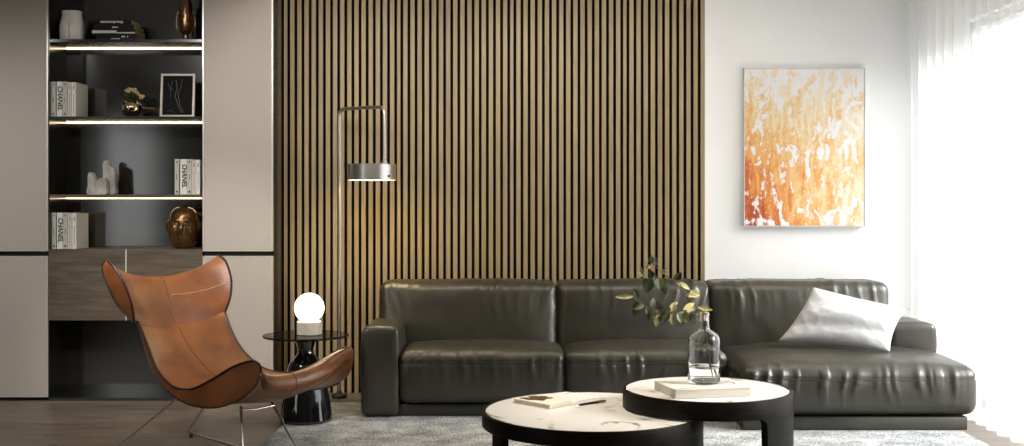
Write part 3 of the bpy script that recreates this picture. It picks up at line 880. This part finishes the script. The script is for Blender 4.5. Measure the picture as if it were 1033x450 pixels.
def arch_leg(bm, cx_, cy_, r1, r0, zt, a0, a1, fl=.0, n=64, rad=.05, round0=True, round1=True):
    """leg panel whose top flares into the rim with rounded inner corners; zt = underside of the rim"""
    rows = []; w = math.radians(a1 - a0)
    fa = rad / r1
    A0, A1 = math.radians(a0), math.radians(a1)
    lo, hi = A0 - (fa if round0 else 0), A1 + (fa if round1 else 0)
    for i in range(n + 1):
        a = lo + (hi - lo) * i / n
        if a < A0: q = (A0 - a) / fa; zb = zt - rad * (1 - math.sqrt(max(0, 1 - (1 - q) ** 2)))
        elif a > A1: q = (a - A1) / fa; zb = zt - rad * (1 - math.sqrt(max(0, 1 - (1 - q) ** 2)))
        else: zb = RZ
        zb = min(zb, zt - .0005)
        ca, sa = math.cos(a), math.sin(a)
        rows.append([Vector((cx_ + r * ca, cy_ + r * sa, z)) for r, z in ((r1, zb), (r1, zt), (r0, zt), (r0, zb))])
    vs = add_grid(bm, rows, closed_v=True)
    bm.faces.new(vs[0]); bm.faces.new(list(reversed(vs[-1])))

def coffee_table(cx_, cy_, r, ztop, rim, legs, label):
    t = thing('coffee_table', (cx_, cy_, RZ), label, 'coffee table', 'round nesting coffee tables')
    rw = .017
    wobj('marble_top', lathe([(0, ztop - .022), (r - rw - .0005, ztop - .022), (r - rw - .0005, ztop - .003), (r - rw - .0025, ztop - .001), (0, ztop - .001)], cx_, cy_, 0, seg=128), M['marble'], t)
    prof = [(r - rw, ztop - rim), (r - .002, ztop - rim), (r, ztop - rim + .002), (r, ztop - .003), (r - .002, ztop), (r - rw + .001, ztop), (r - rw, ztop - .001), (r - rw, ztop - rim)]
    b = NB(); rings = [[Vector((cx_ + rr_ * math.cos(2 * PI * k / 128), cy_ + rr_ * math.sin(2 * PI * k / 128), z)) for k in range(128)] for rr_, z in prof]
    add_grid(b, rings, closed_v=True); bmesh.ops.remove_doubles(b, verts=b.verts, dist=1e-6)
    wobj('rim', b, M['rimwood'], t)
    for a0, a1, r0_, r1_ in legs:
        b = NB(); arch_leg(b, cx_, cy_, r, r - .04, ztop - rim + .0005, a0, a1, round0=r0_, round1=r1_)
        wobj('leg', b, M['blackwood'], t)
    return t
TLx, TLy, TLr, TLz = .386, 5.52, .533, .297
TRx, TRy, TRr, TRz = .957, 5.60, .414, .390
coffee_table(TLx, TLy, TLr, TLz, .070, [(-84, -4, True, False), (-154, -145, False, False), (52, 80, True, True)], 'low wide round coffee table with marble top, lower of the two')
coffee_table(TRx, TRy, TRr, TRz, .086, [(-57, 8, True, True), (97, 113, True, True)], 'taller round coffee table with marble top holding the bottle')

# open magazine on the low table
def open_book():
    A = Vector((.005, 5.725, TLz)); u = Vector((.73, .68, 0)).normalized(); v = Vector((-.62, .78, 0))
    B = Vector((.185, 5.545, TLz))
    u = Vector((.296, .275, 0)).normalized(); v = (A - B).normalized()
    W, H = .385, .255
    t = thing('open_book', tuple(B + u * W / 2 + v * H / 2), 'open illustrated book lying on the low coffee table', 'book')
    b = NB()
    q = lambda s, r, z: B + u * s + v * r + Vector((0, 0, z))
    add_grid(b, [[q(0, 0, .0005), q(0, H, .0005)], [q(W, 0, .0005), q(W, H, .0005)]]); 
    r = bmesh.ops.extrude_face_region(b, geom=list(b.faces)); bmesh.ops.translate(b, vec=(0, 0, .0022), verts=[e for e in r['geom'] if isinstance(e, bmesh.types.BMVert)])
    wobj('cover', b, M['cover_putty'], t, smooth=False)
    def pageblock(s0, s1, thick):
        bm = NB(); n = 20; rows = []
        for i in range(n + 1):
            f = i / n; s = s0 + (s1 - s0) * f
            z = .003 + thick * (min(1, f * 5) ** .5) * (1 - .25 * f) + .002 * math.sin(f * 3)
            rows.append([q(s, .006, .003), q(s, .006, z), q(s, H - .006, z), q(s, H - .006, .003)])
        vs = add_grid(bm, rows, closed_v=True); bm.faces.new(vs[0]); bm.faces.new(vs[-1]); return bm
    mid = W * .44
    pg = wobj('page_block', pageblock(mid, .006, .020), M['page'], t, angle=30)
    pg2 = wobj('page_block', pageblock(mid, W - .006, .011), M['cover_white'], t, angle=30)
    # printed picture on the left page: irregular brown patches
    b = NB(); rr = random.Random(2)
    for (s, r_, sz) in ((.085, .150, .038), (.115, .17, .030), (.055, .175, .028), (.10, .21, .026), (.045, .215, .022), (.125, .125, .02), (.065, .115, .018)):
        f = (mid - s) / (mid - .006); z = .003 + .020 * (min(1, f * 5) ** .5) * (1 - .25 * f) + .002 * math.sin(f * 3) + .0008
        b.faces.new([b.verts.new(q(s + sz * 1.1 * (1 + .35 * nz(k * .7, sz * 90)) * math.cos(2 * PI * k / 18), r_ + sz * (1 + .35 * nz(k * .7, sz * 70)) * math.sin(2 * PI * k / 18), z + .0002 * sz * 30)) for k in range(18)])
    wobj('printed_picture', b, M['brownink'], pg, smooth=False)
    b = NB()
    for s, r0_, r1_ in ((.30, .20, .235), (.315, .20, .235), (.25, .225, .24)):
        add_box(b, 0, 1, 0, 1, 0, 1)
        for vtx in list(b.verts)[-8:]:
            vtx.co = q(s + vtx.co.x * .05, r0_ + vtx.co.y * .006, .0135 + vtx.co.z * .0004)
    wobj('printed_text', b, M['greyink'], pg2, smooth=False)
    return B, u, v, W, H
Bk, bu, bv, bW, bH = open_book()
p0, p1 = P(584, 408, 5.62), P(611, 402.8, 5.74)
p0.z = p1.z = TLz + .006; 
t = thing('pen', tuple(p0), 'dark pen with amber tip beside the open book', 'pen')
d = (p1 - p0); 
wobj('barrel', tube([p0 + d * .0, p0 + d * .1, p0 + d * .72], [.003, .0055, .0055], seg=12), M['cover_black'], t)
wobj('cap', tube([p0 + d * .72, p0 + d * .97, p0 + d * 1.0], [.006, .006, .003], seg=12), M['amber'], t, label='amber cap')

# thick closed book on the tall table
FL = Vector((.760, 5.28, TRz)); ub = Vector((.974, .225, 0)).normalized(); vb = Vector((-ub.y, ub.x, 0)); bw, bd, bt = .377, .285, .046
rot = math.atan2(ub.y, ub.x)
t = thing('closed_book', tuple(FL), 'thick pale closed book lying under the bottle on the taller table', 'book', rotz=rot)
b = NB(); add_box(b, 0, bw, 0, bd, .0004, .004, bevel=.001); add_box(b, 0, bw, 0, bd, bt - .004, bt, bevel=.001); add_box(b, 0, .005, 0, bd, .003, bt - .003)
cv = obj('cover', b, M['cover_white'], t, smooth=False)
obj('pages', box(.004, bw - .004, .003, bd - .004, .004, bt - .004), M['page'], t, smooth=False)
b = NB()
rows = []
for i in range(41):
    a = -1.1 + 1.9 * i / 40
    rows.append([Vector((.285 + rr_ * math.cos(a) * .9, .155 + rr_ * math.sin(a), bt + .0006)) for rr_ in (.066, .078)])
add_grid(b, rows); obj('cover_print', b, mat('grey_brown_print', (.30, .24, .21), .5), cv, smooth=False)

# bottle vase with water
BX, BY, BZ = .925, 5.50, TRz + bt + .0006
t = thing('bottle_vase', (BX, BY, BZ), 'clear glass bottle vase with water standing on the closed book', 'vase')
S = 1.0
outer = [(0, 0), (.066, 0), (.074, .003), (.077, .012), (.077, .19), (.075, .212), (.066, .230), (.048, .243), (.031, .252), (.0255, .262), (.0235, .275), (.0235, .318), (.026, .322), (.0265, .332), (.025, .336)]
inner = [(.0215, .334), (.0205, .318), (.0205, .272), (.0225, .260), (.029, .2475), (.046, .239), (.063, .227), (.0715, .210), (.0735, .19), (.0735, .016), (.068, .009), (0, .008)]
obj('bottle', lathe(outer + inner, seg=64), M['glass'], t)
obj('water', lathe([(0, .0085), (.067, .0095), (.0729, .0165), (.0729, .074), (.0715, .0725), (0, .072)], seg=64), M['water'], t)

# branch in the bottle
br = thing('leafy_branch', (BX, BY, BZ + .012), 'leafy twig with olive and pale leaves standing in the glass bottle', 'plant')
def Q(px, py, dy=0): return P(px, py, BY + dy)
main = [Vector((BX + .045, BY + .02, BZ + .02)), Vector((BX + .012, BY + .004, BZ + .20)), Vector((BX - .004, BY, BZ + .30)), Vector((BX - .010, BY, BZ + .340)), Q(702, 309, -.01), Q(692, 296, -.05), Q(684, 285, -.06), Q(674, 279, -.06), Q(665, 272, -.05), Q(658, 265, -.03)]
second = [Vector((BX + .03, BY - .03, BZ + .03)), Vector((BX + .004, BY - .008, BZ + .25)), Vector((BX - .004, BY - .010, BZ + .30)), Vector((BX - .006, BY - .012, BZ + .342)), Q(699, 311, -.07), Q(684, 316, -.16), Q(668, 313, -.18), Q(654, 310, -.2), Q(644, 303, -.2), Q(636, 299, -.2)]
third = [Q(702, 309, -.01), Q(702, 303, .0), Q(706, 296, .03), Q(704, 290, .03)]
b = NB()
def branch(ctrl, r0_, r1_, n=50):
    pts = catmull(ctrl, n); add_tube(b, pts, [r0_ + (r1_ - r0_) * i / (n - 1) for i in range(n)], seg=7); return pts
branch(main, .0036, .0016); branch(second, .0026, .0010); branch(third, .0014, .0008, 14)
branch([Vector((BX + .01, BY + .01, BZ + .24)), Vector((BX + .008, BY + .006, BZ + .32)), Q(712, 318, .02), Q(709, 305, .04)], .002, .0012, 20)
wobj('stem', b, M['bark'], br)
# leaves: (px0,py0) root -> (px1,py1) tip, width px, pale?, depth offset
LV = [(640, 299, 620, 300, 4.5, 1, -.2), (643, 303, 640, 291, 6, 0, -.2), (644, 305, 640, 319, 7, 0, -.2), (650, 308, 638, 312, 5, 0, -.22), (652, 310, 655, 318, 6, 0, -.18),
      (652, 296, 656, 280, 8, 0, -.05), (660, 283, 652, 296, 8, 0, -.02), (660, 283, 656, 272, 7, 0, -.02), (660, 277, 664, 292, 6, 0, -.04), (652, 280, 650, 292, 5, 0, -.05), (657, 268, 651, 270, 4, 1, -.03), (658, 266, 657, 257, 4, 0, -.03), (662, 268, 661, 258, 4, 0, -.03), (650, 279, 645, 273, 4, 0, -.04), (648, 276, 646, 268, 3, 1, -.04),
      (664, 280, 666, 293, 8, 0, -.06), (668, 283, 672, 298, 7, 0, -.06), (667, 280, 671, 289, 7, 0, -.04), (681, 283, 687, 274, 7, 0, -.05), (683, 286, 696, 293, 5, 1, -.05), (692, 298, 704, 300, 5, 1, -.03), (696, 294, 706, 299, 6, 1, .02), (702, 311, 691, 312, 5, 1, -.05), (704, 310, 719, 313, 4, 1, .03), (700, 306, 689, 313, 5, 1, -.06),
      (664, 313, 660, 322, 7, 1, -.18), (668, 313, 663, 304, 6, 0, -.18), (672, 313, 674, 325, 6, 1, -.18), (678, 315, 681, 306, 6, 1, -.17), (676, 311, 684, 305, 4, 1, -.17), (680, 316, 678, 328, 7, 1, -.16), (684, 316, 687, 326, 6, 0, -.16), (688, 316, 694, 326, 7, 0, -.15), (690, 315, 683, 322, 6, 1, -.15), (694, 316, 697, 306, 5, 1, -.13), (670, 313, 665, 325, 6, 0, -.19), (660, 311, 654, 324, 6, 0, -.2), (657, 310, 660, 301, 5, 0, -.2), (664, 316, 662, 330, 6, 1, -.17), (690, 318, 686, 330, 5, 0, -.16), (697, 316, 700, 328, 6, 0, -.12), (702, 318, 712, 316, 4, 1, 0.02), (675, 316, 668, 327, 6, 0, -.2), (668, 276, 674, 270, 4, 0, -.05), (654, 262, 650, 266, 3, 0, -.03)]
bg, bp_ = NB(), NB()
rr = random.Random(4)
for (a0, b0, a1, b1, w, pale, dy) in LV:
    p0 = Q(a0, b0, dy); p1 = Q(a1, b1, dy + rr.uniform(-.03, .03))
    leaf_patch(bp_ if pale else bg, p0, p1 - p0, (p1 - p0).length, w / F * BY * 1.15, (rr.uniform(-.5, .5), -1, rr.uniform(-.2, .8)), curl=rr.uniform(-.2, .25), n=8)
leaf_patch(bg, Vector((BX + .002, BY - .02, BZ + .232)), (-.01, -.01, -.05), .052, .028, (0, -1, .2), n=8)
wobj('leaves', bg, M['leaf'], br, angle=180, label='olive green leaves')
wobj('leaves', bp_, M['paleleaf'], br, angle=180, label='pale yellow leaves')

# ------------------------------------------------------------------ side table, globe lamp
SX, SY = (308.5 - CX) / F * 6.75, 6.75
t = thing('side_table', (SX, SY, RZ), 'black pedestal side table with smoked glass top beside the tan chair', 'side table')
prof = [(0, 0), (.150, 0), (.157, .004), (.158, .016)]
prof += [tuple(p)[0::2] for p in catmull([(.158, 0, .016), (.146, 0, .10), (.128, 0, .20), (.108, 0, .29), (.096, 0, .335), (.080, 0, .362), (.058, 0, .385), (.046, 0, .408), (.046, 0, .430), (.058, 0, .462), (.075, 0, .485), (.085, 0, .494)], 50)]
prof += [(.085, .497), (0, .497)]
obj('pedestal', lathe(prof, seg=96), M['gloss'], t, angle=30)
zt = .498
obj('table_top', lathe([(0, zt), (.250, zt), (.2535, zt + .003), (.2535, zt + .009), (.250, zt + .012), (0, zt + .012)], seg=96), M['smoke'], t, angle=30)
zl = RZ + zt + .0125
LX = (312.3 - CX) / F * SY
t = thing('globe_lamp', (LX, SY, zl), 'glowing white globe lamp on a travertine base on the side table', 'table lamp')
obj('base', lathe([(0, 0), (.069, 0), (.072, .003), (.072, .073), (.069, .077), (0, .077)], seg=64), M['travertine'], t, angle=30)
gr = .086
obj('globe', lathe([(gr * math.cos(a), .076 + gr * .93 + gr * math.sin(a)) for a in [(-66 + i * 156 / 40) * PI / 180 for i in range(41)]], seg=64), M['globe'], t)

# ------------------------------------------------------------------ floor lamp
LYb = 7.60; LXb = (342.3 - CX) / F * LYb
t = thing('floor_lamp', (LXb, LYb, 0), 'slim steel arc floor lamp with a drum head before the slatted wall', 'floor lamp')
ztp = EYE - (110.2 - CY) / F * LYb
pe = P(387.3, 107.8, 7.34); pe2 = P(387.3, 160, 7.34)
top = Vector((LXb, LYb, ztp))
dirr = Vector((pe.x - top.x, pe.y - top.y, pe.z - top.z)).normalized()
zc = .045
pts = [Vector((LXb, LYb, .012)), Vector((LXb, LYb, .6)), Vector((LXb, LYb, ztp - zc))]
for i in range(1, 8):
    a = i / 8 * PI / 2; pts.append(Vector((LXb, LYb, ztp - zc)) + dirr * zc * (1 - math.cos(a)) + Vector((0, 0, 1)) * zc * math.sin(a))
q = pe - dirr * zc
pts += [Vector((LXb, LYb, ztp)) + dirr * zc, q]
for i in range(1, 8):
    a = i / 8 * PI / 2; pts.append(q + dirr * zc * math.sin(a) - Vector((0, 0, 1)) * zc * (1 - math.cos(a)))
pts += [pe - Vector((0, 0, zc)), pe2]
wobj('pole', tube(pts, .0105, seg=14), M['steel'], t)
wobj('base', lathe([(0, 0), (.048, 0), (.05, .003), (.05, .02), (.046, .026), (.02, .03), (.013, .05), (0, .05)], LXb, LYb, 0), M['black'], t, angle=30)
hc = P(374.7, 165.3, 7.34); hr = .1555; hh = .108
b = NB(); add_lathe(b, [(0, hc.z), (hr - .003, hc.z), (hr, hc.z - .003), (hr, hc.z - hh), (hr - .004, hc.z - hh), (hr - .004, hc.z - .03), (0, hc.z - .03)], hc.x, hc.y, 0, seg=96)
head = wobj('lamp_head', b, M['steel'], t, angle=30)
wobj('diffuser', lathe([(0, hc.z - hh + .012), (hr - .0045, hc.z - hh + .012), (hr - .0045, hc.z - hh + .018), (0, hc.z - hh + .018)], hc.x, hc.y, 0, seg=64), M['diffuser'], head, angle=30)
wobj('mount', lathe([(0, hc.z), (.024, hc.z), (.024, hc.z + .012), (.014, hc.z + .016), (.014, hc.z + .03), (0, hc.z + .03)], pe2.x, pe2.y, 0, seg=24), M['steel'], head, angle=30)
kp = P(393.5, 178.5, 7.34)
kn = NB(); d0 = Vector((kp.x - hc.x, 0, 0)); yk = hc.y - math.sqrt(max(0, hr ** 2 - d0.x ** 2))
add_tube(kn, [(kp.x, yk + .004, kp.z), (kp.x + .003, yk - .008, kp.z)], .007)
wobj('switch', kn, M['black'], head)

# ------------------------------------------------------------------ tan lounge chair
CHC = Vector((-1.45, 5.9, 0)); TH = math.radians(35)
fv = Vector((math.cos(TH), -math.sin(TH), 0)); rv = Vector((-math.sin(TH), -math.cos(TH), 0))
def W(a, bb, z): return CHC + rv * a + fv * bb + Vector((0, 0, z))
chair = thing('lounge_chair', tuple(CHC), 'cognac leather winged lounge chair on thin steel legs at the left', 'armchair')
def shell(rows, nv=64, nu=36, p_in=2.0, p_out=2.0, crown=0.0):
    cin = catmull([(r[0][0], r[0][1], 0) for r in rows], nv); rin = catmull([r[1] for r in rows], nv)
    cou = catmull([(r[2][0], r[2][1], 0) for r in rows], nv); rou = catmull([r[3] for r in rows], nv)
    def row(c, r, pw):
        out = []
        for i in range(nu + 1):
            t = -1 + 2 * i / nu; gg = abs(t) ** pw
            ta = math.sin(t * PI / 2) * .35 + t * .65
            out.append(W(r.z * ta, c.x + (r.x - c.x) * gg, c.y + (r.y - c.y) * gg))
        return out
    I = [row(c, r, p_in) for c, r in zip(cin, rin)]
    for i, R_ in enumerate(I):
        k = crown * max(0, 1 - i / (nv * .5))
        for j, p in enumerate(R_):
            t = abs(-1 + 2 * j / nu); p.z += k * math.exp(-((t - .80) / .15) ** 2)
    O = [row(c, r, p_out) for c, r in zip(cou, rou)]
    # one closed skin: inner face, edge panels, outer face
    ring = []
    for i in range(nv):
        ia, ib = I[i], O[i]
        mid = lambda A, B, f: A.lerp(B, f)
        left = [mid(ib[0], ia[0], f) for f in (.25, .5, .75)]; right = [mid(ia[-1], ib[-1], f) for f in (.25, .5, .75)]
        ring.append(ia + right + list(reversed(ib)) + left)
    bm = NB(); vs = add_grid(bm, ring, closed_v=True)
    # end strips
    n = nu + 1
    for e in (0, -1):
        v = vs[e]; Lr = len(v)
        inn = v[:n]; out = list(reversed(v[n + 3:n + 3 + n]))
        for i in range(nu):
            try: bm.faces.new((inn[i], inn[i + 1], out[i + 1], out[i]))
            except ValueError: pass
        for tri in ([inn[-1]] + v[n:n + 3] + [out[-1]], [out[0]] + v[n + 3 + n:] + [inn[0]]):
            try: bm.faces.new(tri)
            except ValueError: pass
    bmesh.ops.remove_doubles(bm, verts=bm.verts, dist=1e-5)
    return bm, I, O
SEAT = [  # inner centre (b,z) ; inner rim (b,z,half width) ; outer centre ; outer rim
    ((.405, .336), (.552, .505, .310), (.400, .330), (.548, .495, .312)),
    ((.475, .395), (.556, .540, .318), (.320, .306), (.532, .445, .326)),
    ((.445, .458), (.512, .560, .328), (.220, .296), (.465, .385, .342)),
    ((.340, .436), (.405, .527, .348), (.120, .294), (.335, .332, .352)),
    ((.200, .398), (.255, .452, .358), (.040, .298), (.200, .312, .348)),
    ((.030, .374), (.085, .392, .345), (-.060, .310), (.030, .320, .335)),
    ((-.140, .404), (-.095, .398, .318), (-.200, .345), (-.145, .368, .308)),
    ((-.260, .474), (-.225, .472, .298), (-.325, .435), (-.275, .455, .288)),
    ((-.345, .545), (-.310, .570, .285), (-.410, .530), (-.355, .562, .275)),
    ((-.425, .640), (-.385, .690, .288), (-.475, .645), (-.412, .690, .280))]
HEAD = [
    ((-.445, .632), (-.400, .690, .302), (-.480, .628), (-.418, .688, .300)),
    ((-.470, .690), (-.385, .770, .325), (-.555, .690), (-.488, .770, .338)),
    ((-.505, .780), (-.405, .870, .350), (-.595, .785), (-.530, .875, .368)),
    ((-.540, .860), (-.465, .965, .366), (-.608, .860), (-.555, .965, .380)),
    ((-.572, .902), (-.530, 1.006, .368), (-.585, .900), (-.542, 1.005, .372))]
bm, I, O = shell(SEAT, 72, 48, 2.1, 2.0, crown=.022)
sh = wobj('seat_shell', bm, M['cognac'], chair, angle=55)
lp = lambda A, k: [r[k] for r in A]
for k, c0 in ((0, 18), (-1, 0)):
    wobj('piping', tube(lp(I, k)[c0:], .0056, seg=8), M['piping'], sh)
    wobj('piping', tube(lp(O, k)[c0:], .0042, seg=8), M['piping'], sh)
off = lambda pts, d: [p + d for p in pts]
mid = len(I[0]) // 2
wobj('seam', tube(off(lp(I, mid), Vector((0, 0, .0005))), .0022, seg=6), M['seam'], sh)
bm, I, O = shell(HEAD, 48, 36, 1.9, 1.9)
hd = wobj('headrest', bm, M['cognac'], chair, angle=55); mid = len(I[0]) // 2
for k in (0, -1):
    wobj('piping', tube(lp(I, k), .0062, seg=8), M['piping'], hd)
    wobj('piping', tube(lp(O, k), .0045, seg=8), M['piping'], hd)
wobj('seam', tube(lp(I, mid), .0022, seg=6), M['seam'], hd)
ri = 27; mid = len(I[0]) // 2
wobj('seam', curve_tube([I[ri + (k - mid) // 5][k] for k in range(2, mid + 1, 5)], .0018, 40, 6), M['paleseam'], hd, label='pale seam')  # seam line coloured paler than the leather
F1, F2, F3, F4 = (Vector(v) for v in ((-1.81, 6.36, .0225), (-2.05, 5.88, .0225), (-1.17, 5.0, .0225), (-.97, 5.48, .0225)))
T1, T2, T3, T4 = P(217, 395, 6.0), P(184, 398, 5.78), P(243, 411, 5.46), P(268, 397, 5.72)
def sled(Ta, Fa, Fb, Tb):
    def rnd(p, q, r_, k=.03):
        a = q + (p - q).normalized() * k; c = q + (r_ - q).normalized() * k
        return [a.lerp(q, f).lerp(q.lerp(c, f), f) for f in (0, .25, .5, .75, 1)]
    return tube([Ta] + rnd(Ta, Fa, Fb) + rnd(Fa, Fb, Tb) + [Tb], .0072, seg=10)
wobj('leg_frame', sled(T1, F1, F4, T4), M['chrome'], chair)
wobj('leg_frame', sled(T2, F2, F3, T3), M['chrome'], chair)
for f_, o_ in ((F1, F4), (F2, F3), (F3, F2), (F4, F1)):
    c_ = f_ + (o_ - f_).normalized() * .045
    wobj('foot', lathe([(0, 0), (.009, 0), (.010, .001), (.010, .0165 - (.0125 if c_.x > -1.335 else 0)), (0, .0165 - (.0125 if c_.x > -1.335 else 0))], c_.x, c_.y, .0002 if c_.x <= -1.335 else RZ, seg=16), M['black'], chair)
wobj('cross_bar', tube([P(243, 414, 5.46), P(258, 413.5, 5.58), P(276, 409.5, 5.66)], .0065, seg=10), M['chrome'], chair)

# ------------------------------------------------------------------ light
sc = bpy.context.scene
w = bpy.data.worlds.new('daylight'); sc.world = w; w.use_nodes = True
nt = w.node_tree; bg_ = nt.nodes['Background']
sky = nt.nodes.new('ShaderNodeTexCoord'); sp = nt.nodes.new('ShaderNodeSeparateXYZ'); nt.links.new(sky.outputs['Generated'], sp.inputs[0])
rp = nt.nodes.new('ShaderNodeValToRGB'); rp.color_ramp.elements[0].position = .45; rp.color_ramp.elements[0].color = (.75, .74, .72, 1)
rp.color_ramp.elements[1].position = .56; rp.color_ramp.elements[1].color = (1, 1, 1.0, 1)
mz = nt.nodes.new('ShaderNodeMath'); mz.operation = 'MULTIPLY_ADD'; mz.inputs[1].default_value = .5; mz.inputs[2].default_value = .5
nt.links.new(sp.outputs['Z'], mz.inputs[0]); nt.links.new(mz.outputs[0], rp.inputs[0]); nt.links.new(rp.outputs[0], bg_.inputs[0])
bg_.inputs[1].default_value = 2.3

sl = bpy.data.lights.new('hazy_sun', 'SUN'); sl.energy = 15; sl.color = (1, .985, .96); sl.angle = math.radians(38)
so_ = bpy.data.objects.new('hazy_sun', sl); C.objects.link(so_); so_.location = (9, 2, 7)
so_.rotation_euler = Vector((-.78, .22, -.57)).to_track_quat('-Z', 'Y').to_euler()

def portal(name, loc, rot, sx, sy):
    l = bpy.data.lights.new(name, 'AREA'); l.shape = 'RECTANGLE'; l.size = sx; l.size_y = sy
    l.cycles.is_portal = True
    o = bpy.data.objects.new(name, l); C.objects.link(o); o.location = loc; o.rotation_euler = rot
portal('window_portal', (XR + .22, (WY0 + WY1) / 2, WZ1 / 2), (0, PI / 2, 0), WZ1, WY1 - WY0)
portal('window_portal', (XL - .22, 1.55, 1.45), (0, -PI / 2, 0), 1.7, 2.1)

def unseen_spot(x, y, aim, watts, col, cone=70, blend=.8, r=.05):  # spot above the frame without a fixture; most are added fill
    l = bpy.data.lights.new('unseen_ceiling_spot', 'SPOT'); l.energy = watts; l.color = col; l.spot_size = math.radians(cone); l.spot_blend = blend; l.shadow_soft_size = r
    o = bpy.data.objects.new('unseen_ceiling_spot', l); C.objects.link(o); o.location = (x, y, CEIL - .03)
    d = Vector(aim) - o.location; o.rotation_euler = d.to_track_quat('-Z', 'Y').to_euler()
for x, wt in ((-4.35, 178), (-2.60, 175)):
    unseen_spot(x, 4.6, (x, 7.5, .75), wt, (1, .97, .93), 78, .9, .09)  # added to brighten the tall cabinet fronts
for x, wt in ((-1.35, 175), (-.45, 190), (.45, 185), (1.3, 85)):
    unseen_spot(x, 5.5, (x, 7.78, 1.98), wt, (1, .92, .80), 54, .6, .30)  # added washers that lift the slatted wall, sources unseen
unseen_spot(.45, 5.3, (.58, 5.6, .3), 230, (1, .86, .68), 46, .9, .05)
for x, wt in ((-.45, 50), (.75, 40), (1.9, 40)):
    unseen_spot(x, 6.5, (x, 6.9, .4), wt, (1, .84, .64), 64, .9, .05)
unseen_spot(-2.2, 4.4, (-2.0, 7.5, .35), 320, (1, .96, .9), 38, .9, .06)  # added for more light on the lower cabinet doors
unseen_spot(-2.7, 3.6, (-1.75, 5.7, .55), 150, (1, .93, .84), 34, .9, .08)  # added from the front left to brighten the chair
unseen_spot(-1.9, 5.6, (-1.9, 6.2, .3), 50, (1, .9, .76), 76, .9, .06)  # added to lift the floor around the chair

# ------------------------------------------------------------------ camera
cam = bpy.data.cameras.new('camera'); co = bpy.data.objects.new('camera', cam); C.objects.link(co)
co.location = (0, 0, EYE); co.rotation_euler = (PI / 2, 0, 0)
cam.sensor_fit = 'HORIZONTAL'; cam.sensor_width = 36; cam.lens = F / 1033 * 36
cam.shift_x = 0; cam.shift_y = -20 / 1033
cam.clip_start = .05
sc.camera = co
sc.view_settings.view_transform = 'Standard'; sc.view_settings.look = 'None'; sc.view_settings.gamma = 1; sc.view_settings.use_curve_mapping = False
sc.view_settings.exposure = 0.12
sc.cycles.use_denoising = True
sc.cycles.max_bounces = 10; sc.cycles.diffuse_bounces = 5; sc.cycles.transparent_max_bounces = 12; sc.cycles.transmission_bounces = 8
